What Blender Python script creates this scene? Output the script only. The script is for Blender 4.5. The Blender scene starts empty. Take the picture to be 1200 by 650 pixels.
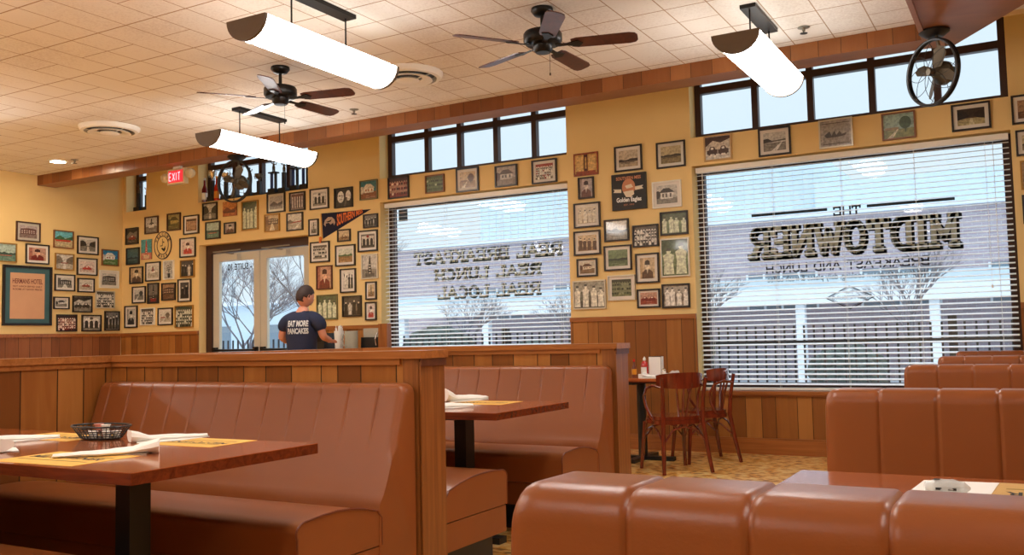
import bpy, bmesh, math, random
from mathutils import Vector, Matrix
PI = math.pi
S = bpy.context.scene
COL = S.collection

# ------------------------------------------------------------------ camera, sky, exposure
cam_d = bpy.data.cameras.new('camera')
cam = bpy.data.objects.new('camera', cam_d); COL.objects.link(cam)
r_ = Vector((0.8693988869, 0.4935951509, -0.0225699454))
u_ = Vector((0.0525361562, -0.0469230581, 0.9975160043))
f_ = Vector((-0.4913100118, 0.8684250420, 0.0667264465))
cam.matrix_world = Matrix(((r_.x, u_.x, -f_.x, 0), (r_.y, u_.y, -f_.y, 0), (r_.z, u_.z, -f_.z, 1.12), (0, 0, 0, 1)))
cam_d.sensor_width = 36; cam_d.lens = 36 * 1083.03 / 1200
cam_d.clip_start = 0.02; cam_d.clip_end = 300
S.camera = cam
LAMP_E = 13.0        # strength of the tube lamps
SKY_E = 0.72
vs = S.view_settings
vs.view_transform = 'Standard'; vs.look = 'None'; vs.gamma = 1; vs.use_curve_mapping = False
vs.exposure = 0.85
S.display_settings.display_device = 'sRGB'

def lin(c):
    r = []
    for v in c[:3]:
        v = v / 255
        r.append(v / 12.92 if v <= 0.04045 else ((v + 0.055) / 1.055) ** 2.4)
    return (r[0], r[1], r[2], 1)

world = bpy.data.worlds.new('overcast_sky'); S.world = world; world.use_nodes = True
wn = world.node_tree; wn.nodes.clear()
wo = wn.nodes.new('ShaderNodeOutputWorld'); wb = wn.nodes.new('ShaderNodeBackground')
tc = wn.nodes.new('ShaderNodeTexCoord'); sx = wn.nodes.new('ShaderNodeSeparateXYZ'); rp = wn.nodes.new('ShaderNodeValToRGB')
wn.links.new(tc.outputs['Generated'], sx.inputs[0]); wn.links.new(sx.outputs['Z'], rp.inputs[0])
rp.color_ramp.elements[0].position = 0.0; rp.color_ramp.elements[0].color = lin((208, 226, 238))
rp.color_ramp.elements[1].position = 0.6; rp.color_ramp.elements[1].color = lin((220, 234, 244))
wn.links.new(rp.outputs[0], wb.inputs['Color']); mr = wn.nodes.new('ShaderNodeMapRange'); mr.inputs['From Min'].default_value = 0.42; mr.inputs['From Max'].default_value = 0.85
mr.inputs['To Min'].default_value = SKY_E; mr.inputs['To Max'].default_value = SKY_E * 3.2      # overcast sky, brightest overhead
wn.links.new(sx.outputs['Z'], mr.inputs['Value']); wn.links.new(mr.outputs[0], wb.inputs['Strength'])
wn.links.new(wb.outputs[0], wo.inputs['Surface'])

# ------------------------------------------------------------------ helpers
class MB:
    """collects shapes, becomes one mesh object"""
    def __init__(s): s.b = bmesh.new(); s.mi = 0
    def face(s, pts):
        vs_ = [s.b.verts.new(p) for p in pts]
        f = s.b.faces.new(vs_); f.material_index = s.mi; return f
    def box(s, x0, x1, y0, y1, z0, z1, M=None):
        P = [Vector((x, y, z)) for z in (z0, z1) for (x, y) in ((x0, y0), (x1, y0), (x1, y1), (x0, y1))]
        if M: P = [M @ p for p in P]
        v = [s.b.verts.new(p) for p in P]
        for q in ((3, 2, 1, 0), (4, 5, 6, 7), (0, 1, 5, 4), (1, 2, 6, 5), (2, 3, 7, 6), (3, 0, 4, 7)):
            f = s.b.faces.new([v[i] for i in q]); f.material_index = s.mi
        return s
    def prism(s, poly, z0, z1, M=None):
        a = [Vector((x, y, z0)) for x, y in poly]; b = [Vector((x, y, z1)) for x, y in poly]
        if M: a = [M @ p for p in a]; b = [M @ p for p in b]
        va = [s.b.verts.new(p) for p in a]; vb = [s.b.verts.new(p) for p in b]
        n = len(poly)
        for fl in (list(reversed(va)), vb): s.b.faces.new(fl).material_index = s.mi
        for i in range(n):
            s.b.faces.new((va[i], va[(i + 1) % n], vb[(i + 1) % n], vb[i])).material_index = s.mi
        return s
    def tube(s, pts, rad, n=8, closed=False, cap=True):
        pts = [Vector(p) for p in pts]; m = len(pts)
        rads = rad if isinstance(rad, (list, tuple)) else [rad] * m
        rings = []; prev = None
        for i, p in enumerate(pts):
            if closed: t = pts[(i + 1) % m] - pts[i - 1]
            else: t = pts[min(i + 1, m - 1)] - pts[max(i - 1, 0)]
            t.normalize()
            if prev is None:
                a = Vector((0, 0, 1)) if abs(t.z) < 0.9 else Vector((1, 0, 0))
                x = t.cross(a).normalized()
            else:
                x = (prev - t * prev.dot(t)).normalized()
            prev = x; y = t.cross(x)
            rings.append([s.b.verts.new(p + (x * math.cos(2 * PI * k / n) + y * math.sin(2 * PI * k / n)) * rads[i]) for k in range(n)])
        for i in range(m if closed else m - 1):
            A, B = rings[i], rings[(i + 1) % m]
            for k in range(n):
                s.b.faces.new((A[k], A[(k + 1) % n], B[(k + 1) % n], B[k])).material_index = s.mi
        if cap and not closed:
            s.b.faces.new(list(reversed(rings[0]))).material_index = s.mi
            s.b.faces.new(rings[-1]).material_index = s.mi
        return s
    def lathe(s, prof, c=(0, 0, 0), n=24, M=None):
        rings = []
        for (r, z) in prof:
            if r < 1e-6: rings.append([s.b.verts.new((M @ Vector((0, 0, z)) if M else Vector((0, 0, z))) + Vector(c))])
            else:
                ring = []
                for k in range(n):
                    p = Vector((r * math.cos(2 * PI * k / n), r * math.sin(2 * PI * k / n), z))
                    if M: p = M @ p
                    ring.append(s.b.verts.new(p + Vector(c)))
                rings.append(ring)
        for A, B in zip(rings, rings[1:]):
            for k in range(n):
                a = [A[k % len(A)], A[(k + 1) % len(A)], B[(k + 1) % len(B)], B[k % len(B)]]
                u = []
                for v in a:
                    if v not in u: u.append(v)
                if len(u) > 2: s.b.faces.new(u).material_index = s.mi
        if len(rings[0]) > 2 and len(rings[-1]) > 2:      # open ring profile: close it on itself
            for k in range(n): s.b.faces.new((rings[-1][k], rings[-1][(k + 1) % n], rings[0][(k + 1) % n], rings[0][k])).material_index = s.mi
            return s
        for ring, rev in ((rings[0], True), (rings[-1], False)):
            if len(ring) > 2: s.b.faces.new(list(reversed(ring)) if rev else ring).material_index = s.mi
        return s
    def build(s, name, mats, parent=None, loc=(0, 0, 0), rot=(0, 0, 0), smooth=False, bevel=0, seg=2, angle=40):
        if bevel:
            es = [e for e in s.b.edges if len(e.link_faces) == 2 and e.calc_face_angle(0) > 0.6]
            bmesh.ops.bevel(s.b, geom=es, offset=bevel, segments=seg, affect='EDGES', profile=0.5)
        bmesh.ops.recalc_face_normals(s.b, faces=s.b.faces)
        me = bpy.data.meshes.new(name); s.b.to_mesh(me); s.b.free()
        if not isinstance(mats, (list, tuple)): mats = [mats]
        for m in mats: me.materials.append(m)
        o = bpy.data.objects.new(name, me); COL.objects.link(o)
        if parent: o.parent = parent
        o.location = loc; o.rotation_euler = rot
        if smooth or bevel:
            for p in me.polygons: p.use_smooth = True
            me.set_sharp_from_angle(angle=math.radians(angle))
        return o

def tag(o, label=None, cat=None, group=None, kind=None):
    if label: o['label'] = label
    if cat: o['category'] = cat
    if group: o['group'] = group
    if kind: o['kind'] = kind
    return o
def thing(name, label, cat, loc=(0, 0, 0), rz=0, group=None):
    o = bpy.data.objects.new(name, None); COL.objects.link(o)
    o.empty_display_size = 0.1
    o.location = loc; o.rotation_euler = (0, 0, rz)
    return tag(o, label, cat, group)
def struct(o): o['kind'] = 'structure'; return o
KIDS = {}
def dup(o, loc=None, rz=None, label=None, parent=None):
    c = o.copy(); COL.objects.link(c)
    if parent: c.parent = parent
    for ch in [x for x in list(COL.objects) if x.parent == o]: dup(ch, parent=c)
    if loc is not None: c.location = loc
    if rz is not None: c.rotation_euler = (0, 0, rz)
    if label: c['label'] = label
    return c

# ------------------------------------------------------------------ materials
def nodes(name):
    m = bpy.data.materials.new(name); m.use_nodes = True
    nt = m.node_tree; return m, nt, nt.nodes['Principled BSDF'], nt.nodes, nt.links
def pmat(name, col, rough=0.5, metal=0, var=0.08, scale=30, bump=0.0, bscale=200, coat=0, emit=None, spec=0.5):
    m, nt, b, N, L = nodes(name)
    c = lin(col)
    t = N.new('ShaderNodeTexCoord'); n = N.new('ShaderNodeTexNoise'); n.inputs['Scale'].default_value = scale
    n.inputs['Detail'].default_value = 4
    L.new(t.outputs['Object'], n.inputs['Vector'])
    mx = N.new('ShaderNodeMix'); mx.data_type = 'RGBA'
    mx.inputs['A'].default_value = tuple(min(1, v * (1 - var)) for v in c[:3]) + (1,)
    mx.inputs['B'].default_value = tuple(min(1, v * (1 + var)) for v in c[:3]) + (1,)
    L.new(n.outputs['Fac'], mx.inputs['Factor']); L.new(mx.outputs['Result'], b.inputs['Base Color'])
    b.inputs['Roughness'].default_value = rough; b.inputs['Metallic'].default_value = metal
    b.inputs['Coat Weight'].default_value = coat; b.inputs['Coat Roughness'].default_value = 0.12
    b.inputs['Specular IOR Level'].default_value = spec
    if bump:
        n2 = N.new('ShaderNodeTexNoise'); n2.inputs['Scale'].default_value = bscale; L.new(t.outputs['Object'], n2.inputs['Vector'])
        bp = N.new('ShaderNodeBump'); bp.inputs['Strength'].default_value = bump; bp.inputs['Distance'].default_value = 0.004
        L.new(n2.outputs['Fac'], bp.inputs['Height']); L.new(bp.outputs['Normal'], b.inputs['Normal'])
    if emit:
        b.inputs['Emission Color'].default_value = lin(emit[0]); b.inputs['Emission Strength'].default_value = emit[1]
    return m
def plank_mat(name, axis, cols, width=0.15, rough=0.38, groove=0.022, grain=1.0, coat=0.04):
    """boards side by side along one axis, grain along z (or along x when axis is Z)"""
    m, nt, b, N, L = nodes(name)
    t = N.new('ShaderNodeTexCoord'); s = N.new('ShaderNodeSeparateXYZ'); L.new(t.outputs['Object'], s.inputs[0])
    ml = N.new('ShaderNodeMath'); ml.operation = 'MULTIPLY'; ml.inputs[1].default_value = 1 / width
    L.new(s.outputs[axis], ml.inputs[0])
    v = N.new('ShaderNodeTexVoronoi'); v.voronoi_dimensions = '1D'; v.inputs['Scale'].default_value = 1; v.inputs['Randomness'].default_value = 0.75
    L.new(ml.outputs[0], v.inputs['W'])
    e = N.new('ShaderNodeTexVoronoi'); e.voronoi_dimensions = '1D'; e.feature = 'DISTANCE_TO_EDGE'; e.inputs['Scale'].default_value = 1; e.inputs['Randomness'].default_value = 0.75
    L.new(ml.outputs[0], e.inputs['W'])
    sc = N.new('ShaderNodeSeparateColor'); L.new(v.outputs['Color'], sc.inputs[0])
    # grain
    mp = N.new('ShaderNodeMapping'); L.new(t.outputs['Object'], mp.inputs['Vector'])
    k = {'X': (14, 14, 1.6), 'Y': (14, 14, 1.6), 'Z': (1.6, 14, 14)}[axis]
    mp.inputs['Scale'].default_value = k
    av = N.new('ShaderNodeVectorMath'); av.operation = 'ADD'; L.new(mp.outputs[0], av.inputs[0])
    cv = N.new('ShaderNodeVectorMath'); cv.operation = 'SCALE'; cv.inputs['Scale'].default_value = 17; L.new(v.outputs['Color'], cv.inputs[0])
    L.new(cv.outputs[0], av.inputs[1])
    n = N.new('ShaderNodeTexNoise'); n.inputs['Scale'].default_value = 1; n.inputs['Detail'].default_value = 5; n.inputs['Distortion'].default_value = 1.2
    L.new(av.outputs[0], n.inputs['Vector'])
    a1 = N.new('ShaderNodeMath'); a1.operation = 'MULTIPLY_ADD'; a1.inputs[1].default_value = 0.75 * grain; a1.inputs[2].default_value = -0.37 * grain
    L.new(n.outputs['Fac'], a1.inputs[0])
    a2 = N.new('ShaderNodeMath'); a2.operation = 'ADD'; L.new(sc.outputs[0], a2.inputs[0]); L.new(a1.outputs[0], a2.inputs[1])
    r = N.new('ShaderNodeValToRGB'); L.new(a2.outputs[0], r.inputs[0])
    r.color_ramp.elements[0].position = 0.05; r.color_ramp.elements[0].color = lin(cols[0])
    r.color_ramp.elements[1].position = 0.95; r.color_ramp.elements[1].color = lin(cols[2])
    el = r.color_ramp.elements.new(0.5); el.color = lin(cols[1])
    g = N.new('ShaderNodeMath'); g.operation = 'LESS_THAN'; g.inputs[1].default_value = groove; L.new(e.outputs['Distance'], g.inputs[0])
    mx = N.new('ShaderNodeMix'); mx.data_type = 'RGBA'; L.new(g.outputs[0], mx.inputs['Factor']); L.new(r.outputs[0], mx.inputs['A'])
    mx.inputs['B'].default_value = lin(tuple(c * 0.5 for c in cols[0]))
    L.new(mx.outputs['Result'], b.inputs['Base Color'])
    b.inputs['Roughness'].default_value = rough; b.inputs['Coat Weight'].default_value = coat; b.inputs['Coat Roughness'].default_value = 0.2; b.inputs['Specular IOR Level'].default_value = 0.3
    bp = N.new('ShaderNodeBump'); bp.inputs['Strength'].default_value = 0.6; bp.inputs['Distance'].default_value = 0.003
    mn = N.new('ShaderNodeMath'); mn.operation = 'MINIMUM'; mn.inputs[1].default_value = 0.06; L.new(e.outputs['Distance'], mn.inputs[0])
    mm = N.new('ShaderNodeMath'); mm.operation = 'MULTIPLY'; mm.inputs[1].default_value = 16; L.new(mn.outputs[0], mm.inputs[0])
    L.new(mm.outputs[0], bp.inputs['Height']); L.new(bp.outputs['Normal'], b.inputs['Normal'])
    return m
def wood_mat(name, c0, c1, scale=(2, 30, 30), rough=0.35, coat=0.2):
    m, nt, b, N, L = nodes(name)
    t = N.new('ShaderNodeTexCoord'); mp = N.new('ShaderNodeMapping'); mp.inputs['Scale'].default_value = scale
    L.new(t.outputs['Object'], mp.inputs['Vector'])
    n = N.new('ShaderNodeTexNoise'); n.inputs['Scale'].default_value = 1; n.inputs['Detail'].default_value = 6; n.inputs['Distortion'].default_value = 0.8
    L.new(mp.outputs[0], n.inputs['Vector'])
    r = N.new('ShaderNodeValToRGB'); r.color_ramp.elements[0].position = 0.3; r.color_ramp.elements[1].position = 0.7
    r.color_ramp.elements[0].color = lin(c0); r.color_ramp.elements[1].color = lin(c1)
    L.new(n.outputs['Fac'], r.inputs[0]); L.new(r.outputs[0], b.inputs['Base Color'])
    b.inputs['Roughness'].default_value = rough; b.inputs['Coat Weight'].default_value = coat; b.inputs['Coat Roughness'].default_value = 0.1
    return m

M = {}
PW = ((128, 74, 28), (160, 98, 42), (184, 122, 60))
M['plankX'] = plank_mat('wood_planks_x', 'X', PW)
M['plankY'] = plank_mat('wood_planks_y', 'Y', PW)
M['beam_plank'] = plank_mat('beam_planks', 'X', ((120, 70, 34), (136, 82, 42), (150, 96, 54)), width=0.20, rough=0.3, groove=.010)
M['wains'] = plank_mat('wainscot_planks_x', 'X', ((134, 80, 34), (156, 98, 44), (172, 114, 56)), width=0.15, groove=.018)
M['wainsY'] = plank_mat('wainscot_planks_y', 'Y', ((122, 72, 42), (142, 86, 50), (154, 98, 60)), width=0.15, groove=.018)
M['soffit'] = wood_mat('beam_underside', (134, 80, 42), (152, 94, 50), (2, 5, 5), 0.4, 0.06)
M['cap'] = wood_mat('cap_rail_wood', (152, 90, 40), (184, 116, 58), (2, 40, 40), 0.3, 0.15)
M['capv'] = wood_mat('post_wood', (126, 72, 30), (160, 98, 46), (40, 40, 2), 0.36, 0.08)
M['capdark'] = wood_mat('dark_moulding', (84, 40, 18), (110, 56, 26), (2, 30, 30), 0.4, 0.1)
M['base'] = wood_mat('baseboard_wood', (136, 76, 28), (170, 102, 46), (2, 40, 40), 0.35, 0.2)
M['table'] = wood_mat('table_wood', (150, 74, 34), (186, 104, 56), (3, 26, 26), 0.16, 0.7)
M['tabledge'] = wood_mat('table_edge', (86, 34, 14), (122, 52, 22), (3, 40, 40), 0.25, 0.5)
M['chair'] = wood_mat('chair_wood', (86, 28, 14), (124, 46, 24), (20, 20, 3), 0.2, 0.6)
M['leather'] = pmat('tan_vinyl', (142, 79, 38), 0.34, var=0.10, scale=5, bump=0.06, bscale=260, coat=0.0, spec=0.4)
M['leather_dk'] = pmat('vinyl_welt', (108, 48, 22), 0.4)
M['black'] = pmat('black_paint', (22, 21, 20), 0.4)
M['blackm'] = pmat('black_metal', (30, 27, 25), 0.35, metal=0.6)
M['frame_dark'] = pmat('window_frame_brown', (58, 32, 26), 0.45)
M['frame_blk'] = pmat('picture_frame_black', (30, 22, 20), 0.35)
M['white'] = pmat('white_plastic', (236, 232, 222), 0.45, var=0.03)
M['paper'] = pmat('white_paper', (244, 240, 232), 0.8, var=0.03)
M['slat'] = pmat('blind_slat', (238, 240, 242), 0.5, var=0.02)
M['alu'] = pmat('door_aluminium', (196, 190, 174), 0.5, metal=0.0, var=0.04)
M['alu_dk'] = pmat('door_closer_metal', (150, 145, 132), 0.4, metal=0.5)
M['chrome'] = pmat('chrome', (210, 210, 210), 0.15, metal=1)
M['brass'] = pmat('gold_trophy', (196, 152, 70), 0.25, metal=0.9)
M['teal'] = pmat('teal_motor', (40, 92, 104), 0.4)
M['iron'] = pmat('aged_iron', (92, 82, 66), 0.45, metal=0.5)
M['blade'] = wood_mat('fan_blade_wood', (66, 28, 18), (92, 42, 28), (20, 20, 2), 0.35, 0.2)
M['mat_yellow'] = pmat('placemat_kraft', (232, 178, 78), 0.8, var=0.04)
M['mat_yellow2'] = pmat('placemat_tan', (202, 160, 92), 0.8, var=0.04)
M['red'] = pmat('ketchup_red', (186, 26, 16), 0.25, coat=0.4)
M['mustard'] = pmat('sauce_orange', (214, 138, 30), 0.3)
M['navy'] = pmat('navy_shirt', (30, 36, 62), 0.9, var=0.15, scale=12)
M['skin'] = pmat('skin', (206, 140, 112), 0.6, var=0.05)
M['hair'] = pmat('dark_brown_hair', (46, 26, 18), 0.7, var=0.3, scale=90, bump=0.5, bscale=120)
M['jean'] = pmat('dark_trousers', (38, 38, 44), 0.9)
M['ink'] = pmat('ink_black', (34, 30, 28), 0.8)
M['inkwhite'] = pmat('print_white', (240, 240, 238), 0.8)
M['letter_fill'] = pmat('window_letter_fill', (176, 174, 150), 0.7)
M['letter_edge'] = pmat('window_letter_edge', (28, 28, 26), 0.7)
M['letter_green'] = pmat('window_letter_green', (206, 210, 190), 0.7)
M['letter_line'] = pmat('window_letter_outline', (176, 178, 160), 0.7)
M['bead'] = pmat('yellow_reveal', (208, 190, 150), 0.7)
M['tube'] = pmat('lamp_diffuser', (255, 250, 240), 0.4, emit=((255, 252, 248), LAMP_E))
M['tube_top'] = pmat('lamp_top_glow', (240, 236, 226), 0.4, emit=((255, 252, 248), LAMP_E * .10))  # opaque lamp top, given a weak added glow to lift the ceiling
M['recess_em'] = pmat('recessed_lamp', (255, 250, 240), 0.4, emit=((255, 236, 206), 110))
M['exit_em'] = pmat('exit_letters', (255, 60, 60), 0.4, emit=((255, 130, 140), 1.6))
M['exit_bg'] = pmat('exit_face', (196, 40, 50), 0.5, emit=((230, 40, 60), 0.40))
def wall_paint(name, col):
    return pmat(name, col, 0.75, var=0.05, scale=3, bump=0.10, bscale=90)
M['wall'] = wall_paint('yellow_wall_paint', (232, 200, 136))
def glass_mat(name, tint=(1, 1, 1), ref=1.45, alpha=1.0):
    m, nt, b, N, L = nodes(name); N.remove(b)
    o = N['Material Output']; t = N.new('ShaderNodeBsdfTransparent'); t.inputs[0].default_value = tint + (1,)
    g = N.new('ShaderNodeBsdfGlossy'); g.inputs['Roughness'].default_value = 0.02
    ge = N.new('ShaderNodeNewGeometry'); dt = N.new('ShaderNodeVectorMath'); dt.operation = 'DOT_PRODUCT'
    L.new(ge.outputs['Incoming'], dt.inputs[0]); L.new(ge.outputs['Normal'], dt.inputs[1])
    ab = N.new('ShaderNodeMath'); ab.operation = 'ABSOLUTE'; L.new(dt.outputs['Value'], ab.inputs[0])
    iv = N.new('ShaderNodeMath'); iv.operation = 'SUBTRACT'; iv.inputs[0].default_value = 1; L.new(ab.outputs[0], iv.inputs[1])
    pw = N.new('ShaderNodeMath'); pw.operation = 'POWER'; pw.inputs[1].default_value = 5; L.new(iv.outputs[0], pw.inputs[0])
    f = N.new('ShaderNodeMath'); f.operation = 'MULTIPLY_ADD'; f.inputs[1].default_value = .96; f.inputs[2].default_value = .04; L.new(pw.outputs[0], f.inputs[0])
    x = N.new('ShaderNodeMixShader'); L.new(f.outputs[0], x.inputs[0]); L.new(t.outputs[0], x.inputs[1]); L.new(g.outputs[0], x.inputs[2])
    L.new(x.outputs[0], o.inputs['Surface']); return m
M['glass'] = glass_mat('window_glass', (0.96, 0.98, 0.99))
M['plastic_clear'] = glass_mat('clear_plastic', (0.90, 0.91, 0.90))
def screen_mat():
    m, nt, b, N, L = nodes('perforated_window_screen')
    b.inputs['Base Color'].default_value = lin((190, 208, 228)); b.inputs['Roughness'].default_value = 0.8
    t = N.new('ShaderNodeTexCoord'); v = N.new('ShaderNodeTexVoronoi'); v.inputs['Scale'].default_value = 38; v.inputs['Randomness'].default_value = 0
    L.new(t.outputs['Object'], v.inputs['Vector'])
    g = N.new('ShaderNodeMath'); g.operation = 'LESS_THAN'; g.inputs[1].default_value = 0.2; L.new(v.outputs['Distance'], g.inputs[0])
    a = N.new('ShaderNodeMath'); a.operation = 'MULTIPLY'; a.inputs[1].default_value = 0.45; L.new(g.outputs[0], a.inputs[0])
    L.new(a.outputs[0], b.inputs['Alpha']); return m
M['screen'] = screen_mat()
def ceil_mat():
    m, nt, b, N, L = nodes('ceiling_tiles')
    t = N.new('ShaderNodeTexCoord'); s = N.new('ShaderNodeSeparateXYZ'); L.new(t.outputs['Object'], s.inputs[0])
    def groove(ax, period, ph, w):
        a = N.new('ShaderNodeMath'); a.operation = 'ADD'; a.inputs[1].default_value = ph + 305; L.new(s.outputs[ax], a.inputs[0])
        p = N.new('ShaderNodeMath'); p.operation = 'PINGPONG'; p.inputs[1].default_value = period / 2; L.new(a.outputs[0], p.inputs[0])
        q = N.new('ShaderNodeMath'); q.operation = 'LESS_THAN'; q.inputs[1].default_value = w; L.new(p.outputs[0], q.inputs[0]); return q
    gs = [groove('X', 0.305, 0.035, 0.0042), groove('Y', 0.305, 0.0, 0.0042), groove('Y', 0.61, 0.0, 0.006)]
    x = gs[0]
    for g in gs[1:]:
        mx = N.new('ShaderNodeMath'); mx.operation = 'MAXIMUM'; L.new(x.outputs[0], mx.inputs[0]); L.new(g.outputs[0], mx.inputs[1]); x = mx
    # half-length joints only in some of the boards
    def cell(ax, period, ph):
        a = N.new('ShaderNodeMath'); a.operation = 'ADD'; a.inputs[1].default_value = ph + 305; L.new(s.outputs[ax], a.inputs[0])
        p = N.new('ShaderNodeMath'); p.operation = 'DIVIDE'; p.inputs[1].default_value = period; L.new(a.outputs[0], p.inputs[0])
        q = N.new('ShaderNodeMath'); q.operation = 'FLOOR'; L.new(p.outputs[0], q.inputs[0]); return q
    cb = N.new('ShaderNodeCombineXYZ'); L.new(cell('X', .305, .035).outputs[0], cb.inputs[0]); L.new(cell('Y', .61, 0).outputs[0], cb.inputs[1])
    wn_ = N.new('ShaderNodeTexWhiteNoise'); L.new(cb.outputs[0], wn_.inputs['Vector'])
    th = N.new('ShaderNodeMath'); th.operation = 'GREATER_THAN'; th.inputs[1].default_value = .5; L.new(wn_.outputs['Value'], th.inputs[0])
    hm = N.new('ShaderNodeMath'); hm.operation = 'MULTIPLY'; L.new(gs[1].outputs[0], hm.inputs[0]); L.new(th.outputs[0], hm.inputs[1])
    m3 = N.new('ShaderNodeMath'); m3.operation = 'MAXIMUM'; L.new(gs[0].outputs[0], m3.inputs[0]); L.new(hm.outputs[0], m3.inputs[1])
    x = N.new('ShaderNodeMath'); x.operation = 'MAXIMUM'; L.new(m3.outputs[0], x.inputs[0]); L.new(gs[2].outputs[0], x.inputs[1])
    n = N.new('ShaderNodeTexNoise'); n.inputs['Scale'].default_value = 60; n.inputs['Detail'].default_value = 6; L.new(t.outputs['Object'], n.inputs['Vector'])
    n2 = N.new('ShaderNodeTexNoise'); n2.inputs['Scale'].default_value = 1.1; L.new(t.outputs['Object'], n2.inputs['Vector'])
    ad = N.new('ShaderNodeMath'); ad.operation = 'ADD'; L.new(n.outputs['Fac'], ad.inputs[0]); L.new(n2.outputs['Fac'], ad.inputs[1])
    r = N.new('ShaderNodeValToRGB'); L.new(ad.outputs[0], r.inputs[0])
    r.color_ramp.elements[0].position = 0.7; r.color_ramp.elements[0].color = lin((218, 210, 200))
    r.color_ramp.elements[1].position = 1.3; r.color_ramp.elements[1].color = lin((234, 229, 220))
    m2 = N.new('ShaderNodeMix'); m2.data_type = 'RGBA'; L.new(x.outputs[0], m2.inputs['Factor']); L.new(r.outputs[0], m2.inputs['A']); m2.inputs['B'].default_value = lin((170, 142, 114))
    L.new(m2.outputs['Result'], b.inputs['Base Color']); b.inputs['Roughness'].default_value = 0.85
    return m
M['ceiling'] = ceil_mat()
def floor_mat():
    m, nt, b, N, L = nodes('mottled_floor_tile')
    t = N.new('ShaderNodeTexCoord')
    mp = N.new('ShaderNodeMapping'); mp.inputs['Rotation'].default_value = (0, 0, 0.5); mp.inputs['Scale'].default_value = (13, 24, 1); L.new(t.outputs['Object'], mp.inputs['Vector'])
    n = N.new('ShaderNodeTexNoise'); n.inputs['Scale'].default_value = 1; n.inputs['Detail'].default_value = 5; n.inputs['Roughness'].default_value = 0.65; L.new(mp.outputs[0], n.inputs['Vector'])
    v = N.new('ShaderNodeTexVoronoi'); v.inputs['Scale'].default_value = 13; L.new(t.outputs['Object'], v.inputs['Vector'])
    ad = N.new('ShaderNodeMath'); ad.operation = 'MULTIPLY_ADD'; ad.inputs[1].default_value = 0.25; L.new(v.outputs['Distance'], ad.inputs[0]); L.new(n.outputs['Fac'], ad.inputs[2])
    r = N.new('ShaderNodeValToRGB'); L.new(ad.outputs[0], r.inputs[0]); e = r.color_ramp.elements
    e[0].position = 0.50; e[0].color = lin((120, 66, 22)); e[1].position = 0.72; e[1].color = lin((244, 214, 150))
    k = e.new(0.56); k.color = lin((200, 126, 34)); k = e.new(0.62); k.color = lin((232, 168, 66))
    L.new(r.outputs[0], b.inputs['Base Color']); b.inputs['Roughness'].default_value = 0.3; b.inputs['Coat Weight'].default_value = 0.25
    return m
M['floor'] = floor_mat()
def print_mat():
    m, nt, b, N, L = nodes('photo_print')
    a = N.new('ShaderNodeVertexColor'); a.layer_name = 'Col'
    t = N.new('ShaderNodeTexCoord'); n = N.new('ShaderNodeTexNoise'); n.inputs['Scale'].default_value = 45; n.inputs['Detail'].default_value = 4; L.new(t.outputs['Object'], n.inputs['Vector'])
    r = N.new('ShaderNodeValToRGB'); r.color_ramp.elements[0].position = 0.3; r.color_ramp.elements[1].position = 0.7
    r.color_ramp.elements[0].color = (0.55, 0.55, 0.55, 1); r.color_ramp.elements[1].color = (1.25, 1.25, 1.25, 1); L.new(n.outputs['Fac'], r.inputs[0])
    mx = N.new('ShaderNodeMix'); mx.data_type = 'RGBA'; mx.blend_type = 'MULTIPLY'; mx.inputs['Factor'].default_value = 1
    L.new(a.outputs['Color'], mx.inputs['A']); L.new(r.outputs[0], mx.inputs['B']); L.new(mx.outputs['Result'], b.inputs['Base Color'])
    b.inputs['Roughness'].default_value = 0.3; b.inputs['Coat Weight'].default_value = 0.5; b.inputs['Coat Roughness'].default_value = 0.05
    return m
M['print'] = print_mat()
FR = {'black': M['frame_blk'], 'brown': pmat('frame_brown', (72, 42, 26), 0.4), 'gold': pmat('frame_gold', (172, 128, 58), 0.35, metal=0.4),
      'wood': pmat('frame_wood', (128, 78, 40), 0.4), 'white': pmat('frame_white', (232, 228, 216), 0.4), 'silver': pmat('frame_silver', (206, 200, 184), 0.3, metal=0.4),
      'olive': pmat('frame_olive', (112, 104, 66), 0.4), 'darkred': pmat('frame_dark_red', (78, 28, 20), 0.4), 'pine': pmat('frame_pine', (196, 160, 108), 0.5)}
M['matboard'] = pmat('mat_board', (222, 214, 202), 0.8, var=0.03)
M['tealmat'] = pmat('teal_mat_board', (58, 96, 102), 0.6, var=0.15, scale=8)
M['brick'] = None
def brick_mat(name, c1, c2, mort):
    m, nt, b, N, L = nodes(name)
    t = N.new('ShaderNodeTexCoord'); mp = N.new('ShaderNodeMapping'); mp.inputs['Rotation'].default_value = (PI / 2, 0, 0); L.new(t.outputs['Object'], mp.inputs['Vector'])
    k = N.new('ShaderNodeTexBrick'); k.inputs['Scale'].default_value = 1; k.inputs['Brick Width'].default_value = 0.22; k.inputs['Row Height'].default_value = 0.08; k.inputs['Mortar Size'].default_value = 0.008
    k.inputs['Color1'].default_value = lin(c1); k.inputs['Color2'].default_value = lin(c2); k.inputs['Mortar'].default_value = lin(mort)
    L.new(mp.outputs[0], k.inputs['Vector']); L.new(k.outputs['Color'], b.inputs['Base Color']); b.inputs['Roughness'].default_value = 0.9
    return m
M['brick'] = brick_mat('pale_brick', (176, 162, 172), (162, 148, 158), (190, 184, 188))
M['bldg'] = pmat('pale_metal_siding', (196, 212, 222), 0.7, var=0.05, scale=2)
M['bldg_white'] = pmat('white_fascia', (226, 232, 238), 0.7)
M['bldg_glass'] = pmat('shop_window', (118, 134, 146), 0.2)
M['asphalt'] = pmat('pale_pavement', (208, 212, 218), 0.9, var=0.1, scale=1.5)
M['grassy'] = pmat('dry_grass', (150, 156, 140), 0.95, var=0.2, scale=4)
M['bark'] = pmat('grey_bark', (110, 106, 112), 0.9)
M['fence'] = pmat('fence_black', (34, 36, 42), 0.5)
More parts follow.
